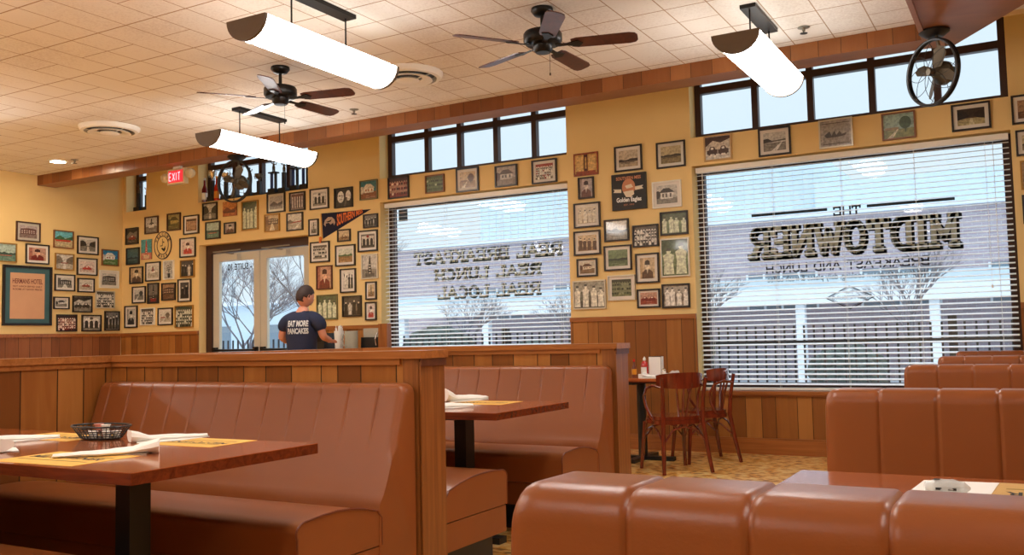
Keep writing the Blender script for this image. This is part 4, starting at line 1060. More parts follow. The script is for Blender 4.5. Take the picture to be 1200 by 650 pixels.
# ------------------------------------------------------------------ pictures
PAL = {  # background/sky, ground, main, accent, light
 'bw': ((196, 192, 182), (130, 124, 112), (52, 48, 44), (92, 86, 78), (226, 222, 212)),
 'bwtall': ((226, 222, 210), (170, 164, 150), (36, 33, 30), (60, 55, 50), (214, 208, 196)),
 'pale': ((214, 208, 194), (188, 178, 158), (120, 108, 92), (158, 70, 56), (236, 230, 218)),
 'mauve': ((186, 172, 168), (138, 118, 108), (112, 76, 66), (86, 60, 56), (220, 206, 196)),
 'teal': ((176, 196, 182), (92, 128, 112), (52, 76, 66), (170, 80, 58), (216, 214, 190)),
 'darkteal': ((70, 96, 92), (46, 66, 60), (30, 42, 40), (90, 110, 96), (120, 140, 130)),
 'red': ((196, 150, 126), (150, 60, 44), (120, 30, 24), (60, 22, 20), (236, 214, 196)),
 'sea': ((110, 190, 200), (206, 186, 140), (60, 110, 70), (200, 60, 40), (240, 236, 220)),
 'sky': ((50, 130, 180), (96, 128, 66), (230, 228, 218), (150, 66, 46), (250, 248, 240)),
 'pink': ((226, 206, 194), (206, 180, 164), (176, 96, 84), (196, 60, 50), (244, 234, 224)),
 'dark': ((120, 112, 100), (64, 56, 48), (34, 30, 28), (140, 40, 34), (206, 198, 182)),
 'olive': ((150, 138, 84), (104, 92, 48), (76, 70, 36), (170, 150, 80), (200, 186, 130)),
 'brown': ((168, 132, 96), (110, 76, 50), (74, 46, 32), (150, 92, 58), (212, 186, 150)),
 'postcard': ((80, 158, 160), (206, 120, 96), (196, 90, 70), (224, 190, 150), (236, 226, 200)),
 'sepia': ((206, 182, 144), (160, 128, 88), (92, 66, 44), (126, 92, 62), (232, 216, 186)),
 'greenbw': ((150, 158, 130), (96, 100, 78), (36, 38, 30), (70, 76, 56), (222, 222, 204)),
 'orange': ((206, 132, 74), (176, 96, 46), (126, 60, 30), (96, 44, 24), (226, 168, 110)),
 'green': ((118, 136, 98), (96, 112, 76), (48, 58, 42), (80, 96, 64), (214, 220, 190)),
 'grey': ((176, 170, 164), (140, 132, 124), (66, 58, 54), (96, 84, 78), (206, 200, 190)),
 'tealbrown': ((64, 122, 122), (140, 88, 50), (224, 214, 190), (176, 110, 60), (236, 230, 210)),
 'yard': ((206, 208, 190), (158, 116, 68), (76, 102, 62), (120, 84, 50), (232, 232, 214)),
 'sign': ((150, 66, 34), (120, 44, 22), (84, 28, 16), (206, 160, 84), (220, 180, 110)),
 'duskband': ((196, 182, 156), (170, 152, 122), (62, 50, 42), (92, 74, 60), (214, 204, 182)),
 'dusk': ((186, 172, 132), (136, 120, 78), (60, 54, 40), (86, 76, 54), (210, 200, 166)),
 'palegrp': ((200, 188, 160), (176, 158, 126), (216, 208, 186), (128, 110, 84), (238, 232, 214)),
 'palegrp2': ((120, 112, 100), (150, 140, 124), (224, 218, 204), (70, 64, 56), (236, 232, 222)),
 'glare': ((220, 218, 208), (150, 148, 136), (86, 84, 78), (110, 106, 98), (240, 240, 236)),
 'brownsm': ((206, 196, 174), (140, 110, 76), (96, 62, 36), (130, 90, 52), (226, 214, 190)),
 'players': ((120, 118, 104), (90, 86, 72), (216, 212, 194), (44, 42, 38), (234, 230, 214)),
 'greenfield': ((130, 136, 104), (112, 120, 84), (86, 94, 66), (60, 66, 48), (150, 156, 122)),
 'greybrown': ((176, 162, 146), (140, 122, 102), (92, 72, 56), (66, 54, 46), (206, 196, 180)),
 'winter': ((206, 196, 178), (222, 216, 204), (70, 46, 38), (120, 40, 34), (240, 236, 226)),
 'park': ((150, 176, 160), (132, 138, 84), (62, 88, 56), (150, 128, 92), (214, 208, 176)),
 'night': ((52, 42, 32), (176, 164, 118), (36, 30, 24), (96, 66, 40), (216, 206, 166))}
def ellipse(cx, cy, rx, ry, n=12): return [(cx + rx * math.cos(2 * PI * k / n), cy + ry * math.sin(2 * PI * k / n)) for k in range(n)]
def motif(kind, pal, rnd):
    S_, G_, D_, A_, L_ = PAL[pal]; out = []
    R = lambda x0, y0, x1, y1, c: out.append((c, [(x0, y0), (x1, y0), (x1, y1), (x0, y1)]))
    P = lambda pts, c: out.append((c, pts))
    R(0, 0, 1, 1, S_)
    hz = rnd.uniform(.32, .46)
    def person(x, h, w, cb, ch, base=.04):
        P([(x - w * .5, base), (x + w * .5, base), (x + w * .42, base + h * .45), (x + w * .55, base + h * .72), (x + w * .2, base + h * .80), (x - w * .2, base + h * .80), (x - w * .55, base + h * .72), (x - w * .42, base + h * .45)], cb)
        P(ellipse(x, base + h * .89, w * .23, h * .105), ch)
        P([(x - w * .25, base + h * .9), (x + w * .25, base + h * .9), (x + w * .2, base + h * 1.0), (x - w * .2, base + h * 1.0)], tuple(int(v * .4) for v in ch))
    if kind in ('field', 'canal', 'bridge', 'boats', 'street', 'block', 'house', 'church', 'tree', 'tower', 'car', 'cars', 'columns', 'arches'):
        R(0, 0, 1, hz, G_)
        for k in range(4):
            y = rnd.uniform(.02, hz - .05); x = rnd.uniform(0, .6); R(x, y, x + rnd.uniform(.2, .4), y + .025, tuple(int((a + b) / 2) for a, b in zip(G_, rnd.choice((D_, L_)))))
    if kind == 'field':
        pts = [(0, hz - .02)] + [(i / 8, hz + rnd.uniform(.06, .16)) for i in range(9)] + [(1, hz - .02)]; P(pts, D_)
        R(.1, hz - .09, .8, hz - .04, A_)
    elif kind == 'canal':
        P([(0, hz - .1), (.36, hz), (.42, hz + .1), (.34, hz + .34), (.18, .9), (0, .86)], D_); P([(1, hz - .1), (.64, hz), (.58, hz + .1), (.66, hz + .3), (.84, .84), (1, .9)], D_)
        P([(.42, 0), (.62, 0), (.54, hz), (.48, hz)], L_); R(.3, hz - .03, .7, hz + .03, A_)
    elif kind == 'bridge':
        P([(.35, 0), (.6, 0), (.86, hz + .02), (.82, hz + .02)], L_); P([(0, hz), (1, hz + .08), (1, hz + .16), (0, hz + .08)], A_); P([(0, hz), (.4, hz + .1), (.2, hz + .25), (0, hz + .2)], D_)
    elif kind == 'boats':
        P([(.08, hz - .1), (.85, hz - .1), (.95, hz + .04), (.02, hz + .04)], A_); R(.2, hz + .04, .7, hz + .14, L_); P([(0, hz + .06), (.3, hz + .3), (.6, hz + .1), (1, hz + .26), (1, hz + .02), (0, hz)], D_)
    elif kind in ('street', 'block'):
        P([(.05, hz - .05), (.95, hz - .05), (.95, .74), (.5, .80), (.05, .72)], D_)
        for i in range(6):
            for j in range(2): R(.12 + i * .135, hz + .04 + j * .15, .18 + i * .135, hz + .12 + j * .15, L_)
        if kind == 'street': P([(.3, 0), (.7, 0), (.56, hz), (.44, hz)], L_); R(0, hz - .05, .2, .95, A_)
    elif kind == 'house':
        R(.2, hz - .06, .8, .62, L_ if pal != 'olive' else A_); P([(.12, .6), (.88, .6), (.62, .84), (.34, .84)], D_)
        for x in (.28, .44, .64): R(x, hz + .02, x + .08, .55, A_)
        P(ellipse(.06, .5, .14, .22), D_)
    elif kind == 'church':
        R(.25, hz - .08, .7, .56, L_); P([(.22, .56), (.73, .56), (.48, .72)], D_); R(.42, .5, .54, .82, A_); P([(.40, .8), (.56, .8), (.48, .98)], D_)
    elif kind == 'tree':
        P(ellipse(.72, .62, .2, .26, 14), D_); R(.70, hz - .15, .74, .5, D_); R(.05, hz - .02, .5, hz + .08, A_); P([(.1, 0), (.3, 0), (.5, hz), (.46, hz)], L_)
    elif kind == 'tower':
        P([(.34, .08), (.66, .08), (.58, .62), (.53, .96), (.47, .96), (.42, .62)], D_); R(.2, .05, .8, .22, A_)
        for j in range(4): R(.45, .2 + j * .12, .55, .24 + j * .12, L_)
    elif kind in ('car', 'cars'):
        for (x, s) in (((.18, .62),) if kind == 'car' else ((.06, .42), (.5, .42))):
            P([(x, hz - .12), (x + s, hz - .12), (x + s, hz + .06), (x + s * .8, hz + .08), (x + s * .68, hz + .2), (x + s * .3, hz + .2), (x + s * .2, hz + .06), (x, hz + .04)], A_ if kind == 'car' else D_)
            P(ellipse(x + s * .22, hz - .12, s * .1, .06), D_); P(ellipse(x + s * .78, hz - .12, s * .1, .06), D_); R(x + s * .36, hz + .07, x + s * .62, hz + .16, L_)
        if pal in ('dark', 'winter', 'bw'): P([(0, hz + .2), (.3, .82), (.6, .7), (1, .86), (1, .98), (0, .98)], D_)
    elif kind == 'columns':
        R(.06, .8, .94, .94, D_); R(.06, .1, .94, .8, A_)
        for i in range(5): R(.12 + i * .17, .12, .19 + i * .17, .8, L_)
    elif kind == 'arches':
        R(.06, .2, .94, .86, L_)
        for i in range(3): P([(.12 + i * .28, .14), (.32 + i * .28, .14), (.32 + i * .28, .55)] + [(.22 + i * .28 + .1 * math.cos(a), .55 + .14 * math.sin(a)) for a in (0, .8, 1.57, 2.3, 3.14)], D_)
        P(ellipse(.5, .83, .1, .1), A_)
    elif kind in ('crowd', 'rows'):
        R(0, 0, 1, .2, G_); R(0, .78, 1, 1, A_)
        nr = 5 if kind == 'crowd' else 3
        for j in range(nr):
            y = .80 - j * .78 / nr
            for i in range(8):
                x = .06 + i * .125 + rnd.uniform(-.02, .02); w_ = .05
                R(x - w_, y - .17, x + w_, y - .04, rnd.choice((D_, D_, L_, A_))); P(ellipse(x, y, .035, .05, 8), L_ if kind == 'crowd' else S_)
    elif kind in ('people', 'people2'):
        R(0, 0, 1, .26, G_); R(0, .62, 1, 1, tuple(int((a + b) / 2) for a, b in zip(S_, D_)) if pal not in ('bwtall', 'sepia') else S_)
        n = 4 if kind == 'people' else 2
        for i in range(n):
            x = (i + .5) / n + rnd.uniform(-.03, .03); person(x, rnd.uniform(.72, .88), .8 / n, {'green': L_, 'players': L_, 'palegrp2': L_, 'greenbw': L_}.get(pal, rnd.choice((D_, D_, L_)) if pal != 'sepia' else D_), L_ if pal not in ('bwtall',) else A_)
    elif kind in ('portrait', 'suit'):
        R(0, 0, .2, 1, tuple(int((a + b) / 2) for a, b in zip(S_, G_)))
        c = D_ if kind == 'suit' or pal != 'red' else D_
        P([(.12, 0), (.88, 0), (.86, .3), (.64, .44), (.36, .44), (.14, .3)], c if pal not in ('pink',) else A_)
        P(ellipse(.5, .62, .16, .21, 14), L_ if pal != 'red' else (226, 176, 146)); P([(.33, .66), (.67, .66), (.66, .84), (.5, .9), (.34, .84)], tuple(int(v * .5) for v in D_))
        P([(.44, .44), (.56, .44), (.5, .22)], L_)
    elif kind == 'faces':
        R(0, 0, 1, 1, D_); P(ellipse(.32, .55, .2, .34, 14), L_); P(ellipse(.78, .6, .16, .3, 14), L_); P(ellipse(.27, .62, .05, .04, 8), D_); P(ellipse(.4, .62, .04, .04, 8), D_); R(.26, .38, .4, .42, A_)
        P([(.5, .0), (.62, .0), (.72, .5), (.64, .52)], A_)
    elif kind == 'flowers':
        for (x, y, r) in ((.4, .7, .13), (.62, .6, .12), (.48, .48, .1), (.3, .55, .09), (.66, .78, .08)): P(ellipse(x, y, r, r * .8, 9), A_); P(ellipse(x, y, r * .5, r * .4, 7), L_)
        P([(.38, .05), (.62, .05), (.66, .3), (.34, .3)], D_); R(.47, .25, .53, .55, D_)
    elif kind == 'sign':
        R(.06, .1, .94, .92, A_); R(.12, .22, .38, .84, L_); R(.62, .22, .88, .84, L_); R(.42, .1, .58, .92, D_); R(.47, .3, .53, .8, A_); R(.1, .1, .9, .2, S_)
    elif kind == 'script':
        R(.08, .1, .92, .86, tuple(int(v * .9) for v in S_)); P([(.12, .44), (.3, .6), (.36, .42), (.46, .6), (.52, .42), (.62, .58), (.7, .44), (.86, .5), (.8, .38), (.5, .34), (.2, .34)], D_); R(.06, .08, .94, .11, A_); R(.06, .88, .94, .91, A_)
    return out
def print_mesh(name, polys, w_, h_, parent, y=0, mat=None):
    me = bpy.data.meshes.new(name); V = []; F = []; C_ = []
    for i, (c, pts) in enumerate(polys):
        b0 = len(V)
        for (px, py) in pts: V.append(((min(1, max(0, px)) - .5) * w_, y - i * .00006, (min(1, max(0, py)) - .5) * h_))
        F.append(list(range(b0, b0 + len(pts)))); C_ += [lin(c)] * len(pts)
    me.from_pydata(V, [], F); at = me.color_attributes.new('Col', 'FLOAT_COLOR', 'CORNER')
    for i, c in enumerate(C_): at.data[i].color = c
    bm = bmesh.new(); bm.from_mesh(me)
    for f in bm.faces:
        if f.normal.y > 0: f.normal_flip()
    bm.to_mesh(me); bm.free()
    me.materials.append(mat or M['print'])
    o = bpy.data.objects.new(name, me); COL.objects.link(o); o.parent = parent; return o
def picture(wl, u, z, w_, h_, fr, mt, kind, pal, label, i, big=False):
    rnd = random.Random(100 + i)
    loc = (LX + .001, u, z) if wl == 'L' else (u, W - .001, z)
    t = thing('framed_picture' if fr != 'none' else 'wall_print', label, 'picture', loc, PI / 2 if wl == 'L' else 0, 'framed pictures covering the walls')
    a, b = w_ / 2, h_ / 2; fb = .016 if fr in ('black', 'brown') else .013
    if fr == 'none': fb = .0; 
    if fr != 'none':
        m = MB(); d0 = -.022
        for k in range(4):
            c = [(-a, -b), (a, -b), (a, b), (-a, b)]; q = [(-a + fb, -b + fb), (a - fb, -b + fb), (a - fb, b - fb), (-a + fb, b - fb)]
            P4 = [c[k], c[(k + 1) % 4], q[(k + 1) % 4], q[k]]
            m.prism([(p[0], p[1]) for p in P4], 0, 1, Matrix(((1, 0, 0, 0), (0, 0, d0, 0), (0, 1, 0, 0), (0, 0, 0, 1))))
        m.build('frame', FR[fr], t)
    else:
        MB().box(-a, a, -.010, 0, -b, b).build('board', FR['wood'], t)
    yb = -.0106 if fr == 'none' else -.008
    if mt:
        MB().box(-a + fb, a - fb, -.009, -.002, -b + fb, b - fb).build('mat_board', M['matboard'] if pal not in ('grey', 'mauve', 'dusk') else FR['silver'], t)
        mg = .030 if min(w_, h_) > .2 else .018; yb = -.0095
    else: mg = 0
    pw, ph_ = w_ - 2 * (fb + mg), h_ - 2 * (fb + mg)
    if not mt and fr != 'none': MB().box(-a + fb, a - fb, -.0075, -.001, -b + fb, b - fb).build('backing', M['matboard'], t)
    print_mesh('print', motif(kind, pal, rnd), pw, ph_, t, yb)
    return t
PICS = [
 ('L', 7.297, 2.654, 0.332, 0.255, 'brown', 1, 'block', 'mauve', 'brown framed photo of a long brick building, highest on the left wall'),
 ('L', 7.008, 2.364, 0.271, 0.243, 'gold', 0, 'field', 'teal', 'gold framed seaside landscape at the left picture edge above the poster'),
 ('L', 7.427, 2.372, 0.329, 0.259, 'black', 1, 'portrait', 'red', 'black framed portrait with a red patch, just above the big teal matted poster'),
 ('L', 7.798, 2.597, 0.291, 0.237, 'wood', 0, 'boats', 'sea', 'wood framed beach scene with a red boat and turquoise sky, left wall'),
 ('L', 8.165, 2.544, 0.327, 0.251, 'black', 1, 'canal', 'bw', 'black framed canal between dark trees, top of the left wall near the corner'),
 ('L', 8.519, 2.396, 0.275, 0.229, 'wood', 0, 'house', 'sky', 'wood framed white house under a deep blue sky, nearest the corner on the left wall'),
 ('L', 7.815, 2.296, 0.28, 0.224, 'gold', 0, 'canal', 'pale', 'gold framed pale lake view under the beach scene, left wall'),
 ('L', 8.156, 2.248, 0.314, 0.239, 'black', 1, 'car', 'pink', 'black framed white picture with a small red car, left wall'),
 ('L', 7.823, 2.015, 0.3, 0.226, 'black', 1, 'street', 'bw', 'black framed grey street scene right of the teal matted poster'),
 ('L', 8.504, 2.091, 0.314, 0.25, 'white', 1, 'block', 'bw', 'white framed photo of a low building, left wall beside the corner'),
 ('L', 8.141, 1.992, 0.26, 0.194, 'black', 1, 'car', 'pale', 'small black framed photo of a pale bus, middle of the left wall'),
 ('L', 7.775, 1.741, 0.231, 0.166, 'black', 1, 'house', 'bw', 'small black framed photo of a white house, lower right of the poster'),
 ('L', 8.088, 1.732, 0.299, 0.227, 'black', 0, 'cars', 'bw', 'black framed photo of old white cars, lower middle of the left wall'),
 ('L', 8.442, 1.803, 0.304, 0.24, 'silver', 0, 'crowd', 'bw', 'silver framed crowd photo low on the left wall by the corner'),
 ('L', 7.856, 1.474, 0.3, 0.228, 'black', 0, 'crowd', 'red', 'black framed reddish crowd photo in the lowest row of the left wall'),
 ('L', 8.231, 1.473, 0.304, 0.228, 'black', 0, 'arches', 'bw', 'black framed photo of white arches in the lowest row of the left wall'),
 ('L', 8.556, 1.506, 0.244, 0.276, 'black', 0, 'people', 'bw', 'tall black framed photo of people, lowest row of the left wall next to the corner'),
 ('B', -11.124, 2.706, 0.269, 0.235, 'black', 0, 'car', 'dark', 'black framed dark car photo, first picture right of the corner'),
 ('B', -10.714, 2.83, 0.278, 0.243, 'brown', 0, 'church', 'bw', 'brown framed grey monument photo, top row left of the round emblem'),
 ('B', -10.262, 2.838, 0.269, 0.242, 'brown', 0, 'house', 'olive', 'brown framed olive green house, top row above the round emblem'),
 ('B', -9.92, 2.771, 0.298, 0.259, 'black', 1, 'columns', 'brown', 'black framed brown columned hall, top row right of the round emblem'),
 ('B', -10.822, 2.495, 0.219, 0.282, 'none', 0, 'tower', 'postcard', 'unframed tall turquoise and pink postcard touching left of the round emblem'),
 ('B', -9.989, 2.465, 0.308, 0.267, 'black', 1, 'portrait', 'pink', 'black framed pink portrait in a white mat right of the round emblem'),
 ('B', -11.104, 2.417, 0.277, 0.24, 'black', 0, 'field', 'darkteal', 'black framed dark teal landscape beside the corner'),
 ('B', -11.029, 2.143, 0.28, 0.238, 'black', 0, 'portrait', 'sepia', 'black framed sepia figure low beside the corner'),
 ('B', -10.683, 2.176, 0.307, 0.268, 'black', 1, 'church', 'pale', 'black framed pale church with a spire under the round emblem'),
 ('B', -10.363, 2.18, 0.207, 0.262, 'white', 0, 'flowers', 'bw', 'white framed flowers, directly below the round emblem'),
 ('B', -9.993, 2.178, 0.275, 0.238, 'gold', 0, 'people', 'dark', 'gold framed dark group photo below the pink portrait'),
 ('B', -10.972, 1.864, 0.282, 0.237, 'black', 1, 'tree', 'bw', 'black framed single tree on white, left of the dark tower picture'),
 ('B', -10.677, 1.872, 0.229, 0.287, 'black', 0, 'tower', 'dark', 'narrow black framed dark tower between the tree and the brown landscape'),
 ('B', -10.364, 1.88, 0.278, 0.241, 'black', 0, 'block', 'brown', 'black framed brown building photo left of the door'),
 ('B', -10.05, 1.883, 0.259, 0.312, 'black', 1, 'people2', 'dark', 'tall black framed photo of a couple beside the door recess'),
 ('B', -11.138, 1.56, 0.268, 0.312, 'black', 1, 'portrait', 'bw', 'black framed bust in a white mat, lowest row beside the corner'),
 ('B', -10.79, 1.553, 0.287, 0.241, 'white', 0, 'crowd', 'bw', 'white framed group photo in the lowest row left of the door'),
 ('B', -10.43, 1.541, 0.296, 0.24, 'black', 1, 'tree', 'pale', 'black framed pale misty picture in the lowest row left of the door'),
 ('B', -10.056, 1.529, 0.353, 0.305, 'gold', 0, 'crowd', 'greenbw', 'gold framed group on steps, lowest row next to the door recess'),
 ('B', -9.562, 2.922, 0.276, 0.236, 'black', 0, 'canal', 'bw', 'black framed grey river picture over the door, farthest left'),
 ('B', -9.192, 2.924, 0.259, 0.196, 'none', 0, 'boats', 'orange', 'orange unframed print over the door, behind the left ring fan'),
 ('B', -8.828, 2.804, 0.289, 0.384, 'gold', 0, 'people', 'green', 'tall gold edged green picture of people above the middle of the door'),
 ('B', -8.369, 2.929, 0.308, 0.257, 'black', 1, 'boats', 'grey', "black framed grey boat picture in a mat, above the door's right leaf"),
 ('B', -8.01, 2.912, 0.262, 0.237, 'black', 0, 'columns', 'mauve', 'black framed columned porch, just under the right end of the trophy shelf'),
 ('B', -9.505, 2.662, 0.275, 0.235, 'black', 0, 'field', 'teal', "black framed green and teal shore directly over the door's left corner"),
 ('B', -9.191, 2.667, 0.21, 0.152, 'black', 0, 'portrait', 'mauve', "smallest black framed picture over the door's left leaf"),
 ('B', -8.44, 2.675, 0.26, 0.225, 'gold', 0, 'street', 'sepia', "gold framed brown street view directly above the door's middle"),
 ('B', -8.054, 2.659, 0.271, 0.229, 'black', 0, 'bridge', 'pale', "black framed red bridge on pale sky, over the door's right corner"),
 ('B', -7.649, 2.91, 0.305, 0.261, 'black', 1, 'arches', 'bw', 'black framed white fountain picture in a mat, top left above the pennant'),
 ('B', -7.265, 2.887, 0.288, 0.246, 'black', 0, 'faces', 'bw', 'black framed close up of two faces above the pennant'),
 ('B', -6.878, 2.944, 0.268, 0.236, 'olive', 0, 'house', 'tealbrown', "olive framed house under a teal sky, above the pennant's tip"),
 ('B', -7.745, 2.559, 0.159, 0.212, 'black', 1, 'tower', 'bw', 'narrow black framed tower photo left of the pennant'),
 ('B', -7.264, 2.425, 0.203, 0.15, 'black', 0, 'car', 'sepia', 'small black framed tan picture just under the pennant'),
 ('B', -6.854, 2.569, 0.218, 0.165, 'black', 0, 'people', 'bw', "black framed photo of people under the pennant's tip"),
 ('B', -6.901, 2.332, 0.296, 0.255, 'black', 1, 'arches', 'dark', 'black framed ornate gateway right of the pennant, second below its tip'),
 ('B', -7.648, 2.248, 0.311, 0.258, 'black', 1, 'rows', 'bw', 'black framed team photo of dark rows beside the top of the door'),
 ('B', -7.247, 2.18, 0.308, 0.259, 'black', 1, 'field', 'yard', 'black framed yard with green trees and brown field, above the man'),
 ('B', -7.579, 1.929, 0.249, 0.293, 'darkred', 0, 'portrait', 'red', "dark red framed red portrait right above the man's head"),
 ('B', -7.209, 1.872, 0.243, 0.292, 'black', 1, 'people', 'bwtall', 'black framed photo of four tall standing figures, right of the red portrait'),
 ('B', -6.877, 2.024, 0.245, 0.297, 'silver', 0, 'tower', 'bw', 'tall silver framed print of a pointed tower next to the left window'),
 ('B', -6.86, 1.736, 0.164, 0.215, 'black', 1, 'tower', 'sepia', 'small black framed monument photo next to the left window'),
 ('B', -6.866, 1.493, 0.168, 0.219, 'black', 1, 'portrait', 'pink', 'small black framed picture of a woman, lowest next to the left window'),
 ('B', -7.153, 1.561, 0.294, 0.252, 'black', 0, 'people', 'dark', 'black framed dark photo of three players, above the glass jug'),
 ('B', -7.54, 1.563, 0.328, 0.309, 'olive', 0, 'people', 'green', "olive framed green picture of ball players right beside the man's head"),
 ('B', -4.016, 2.93, 0.282, 0.241, 'none', 0, 'sign', 'sign', 'red brown wooden sign, highest on the left of the wall between the windows'),
 ('B', -3.539, 2.935, 0.301, 0.262, 'black', 1, 'field', 'duskband', 'black framed hazy river landscape directly above the dark eagle plaque'),
 ('B', -3.084, 2.92, 0.302, 0.263, 'black', 1, 'field', 'dusk', 'black framed dark shoreline landscape, highest between the windows at right'),
 ('B', -4.02, 2.679, 0.18, 0.227, 'black', 0, 'portrait', 'mauve', 'small black framed picture of a woman left of the dark eagle plaque'),
 ('B', -3.14, 2.526, 0.303, 0.268, 'white', 1, 'house', 'bw', 'white framed photo of a gabled house right of the dark eagle plaque'),
 ('B', -4.018, 2.393, 0.303, 0.261, 'black', 1, 'people', 'palegrp', 'black framed pale group photo, third down beside the left window'),
 ('B', -3.075, 2.232, 0.288, 0.235, 'black', 0, 'people', 'green', 'black framed green tinted photo of four people, beside the right window'),
 ('B', -3.691, 2.209, 0.273, 0.227, 'black', 0, 'field', 'glare', "black framed grey valley landscape below the dark plaque's left corner"),
 ('B', -3.379, 2.128, 0.277, 0.224, 'black', 0, 'crowd', 'bw', 'black framed crowd in rows, below the dark plaque'),
 ('B', -4.025, 2.102, 0.306, 0.255, 'black', 1, 'people', 'sepia', 'black framed sepia row of standing men beside the left window'),
 ('B', -4.033, 1.845, 0.234, 0.189, 'black', 1, 'house', 'brownsm', 'small black framed brown shack photo beside the left window'),
 ('B', -3.686, 1.925, 0.305, 0.258, 'black', 1, 'field', 'green', 'black framed green stadium field with a pale mat, middle between the windows'),
 ('B', -3.37, 1.802, 0.25, 0.301, 'black', 1, 'suit', 'sepia', 'tall black framed portrait of a person in a dark suit'),
 ('B', -3.075, 1.891, 0.297, 0.382, 'silver', 0, 'people2', 'green', 'largest silver framed photo of two people in white, beside the right window'),
 ('B', -4.016, 1.563, 0.371, 0.297, 'silver', 0, 'people', 'players', 'wide silver framed photo of four ball players, above the wood paneling at left'),
 ('B', -3.656, 1.618, 0.3, 0.257, 'silver', 1, 'rows', 'greenfield', 'silver framed photo of a dim green field with pale border, above the paneling'),
 ('B', -3.367, 1.498, 0.244, 0.189, 'black', 1, 'cars', 'red', 'small black framed red racing car picture, lowest row between the windows'),
 ('B', -3.081, 1.511, 0.287, 0.238, 'black', 0, 'people', 'palegrp2', 'black framed pale group photo, lowest row beside the right window'),
 ('B', -6.437, 2.928, 0.302, 0.254, 'black', 0, 'rows', 'red', 'black framed red and white print, first over the left window'),
 ('B', -5.923, 2.919, 0.26, 0.208, 'wood', 0, 'rows', 'green', 'wood framed dark green print, second over the left window'),
 ('B', -5.48, 2.92, 0.297, 0.271, 'black', 1, 'tree', 'sepia', 'black framed sepia tree by a plain, middle over the left window'),
 ('B', -4.978, 2.91, 0.281, 0.237, 'black', 0, 'house', 'greybrown', 'black framed grey brown house, fourth over the left window'),
 ('B', -4.506, 2.907, 0.302, 0.259, 'black', 1, 'crowd', 'pale', 'black framed pale sketch of a crowd, rightmost over the left window'),
 ('B', -2.605, 2.932, 0.274, 0.25, 'pine', 0, 'cars', 'winter', 'pale wood framed old car picture, first over the right window'),
 ('B', -2.06, 2.922, 0.301, 0.267, 'black', 1, 'bridge', 'bw', 'black framed photo of a road running to the horizon, over the right window'),
 ('B', -1.506, 2.93, 0.295, 0.263, 'silver', 0, 'script', 'grey', 'silver framed grey print of dark script lettering over the right window'),
 ('B', -0.973, 2.926, 0.277, 0.241, 'wood', 0, 'tree', 'park', 'brown framed green park path, fourth over the right window'),
 ('B', -0.398, 2.928, 0.302, 0.233, 'black', 1, 'canal', 'night', 'black framed dark woods over a bright field, rightmost over the right window'),
 ('B', 0.007, 2.935, 0.17, 0.245, 'black', 1, 'car', 'brown', 'upper black framed brown picture at the right picture edge'),
 ('B', 0.014, 2.653, 0.147, 0.217, 'black', 1, 'field', 'dusk', 'black framed dim picture second down at the right picture edge'),
 ('B', 0.001, 2.382, 0.123, 0.242, 'gold', 0, 'portrait', 'sepia', 'gold framed picture third down at the right picture edge'),
 ('B', -0.001, 2.097, 0.135, 0.241, 'black', 0, 'people', 'bw', 'black framed picture fourth down at the right picture edge'),
]

for i, (wl, u, z, w_, h_, fr, mt, kind, pal, label) in enumerate(PICS):
    if wl == 'B' and u > -.1: u, w_ = (-.093 + .16, .32) if 'upper' in label else (-.075 + .15, .30) if 'second down' in label else (-.055 + .13, .26)
    picture(wl, u, z, w_, h_, fr, mt, kind, pal, label, i)

# framed poster
t = thing('framed_poster', 'large dark framed poster in a teal mat on the left wall', 'poster', (LX + .001, 7.295, 1.825), PI / 2)
a, b, fb = .335, .385, .03
m = MB()
for k in range(4):
    c = [(-a, -b), (a, -b), (a, b), (-a, b)]; q = [(-a + fb, -b + fb), (a - fb, -b + fb), (a - fb, b - fb), (-a + fb, b - fb)]
    m.prism([c[k], c[(k + 1) % 4], q[(k + 1) % 4], q[k]], 0, 1, Matrix(((1, 0, 0, 0), (0, 0, -.03, 0), (0, 1, 0, 0), (0, 0, 0, 1))))
m.build('frame', M['frame_blk'], t)
MB().box(-a + fb, a - fb, -.012, -.002, -b + fb, b - fb).build('mat_board', M['tealmat'], t)
ps = MB().box(-.235, .235, -.014, -.0121, -.30, .29).build('poster_sheet', pmat('aged_pink_paper', (206, 158, 122), .6, var=.1, scale=5), t)
inkr = pmat('faded_red_ink', (112, 56, 46), .7)
font_mesh('poster_title', 'HERMANS HOTEL', inkr, ps, .41, .065, .0004, .02, False, None, (0, -.0145, .185))
font_mesh('poster_text', 'HOT LUNCH SERVED DAILY', inkr, ps, .40, .022, .0004, .02, False, None, (0, -.0145, .118))
font_mesh('poster_text', 'ROOMS AT GOOD PRICES', inkr, ps, .40, .022, .0004, .02, False, None, (0, -.0145, .080))
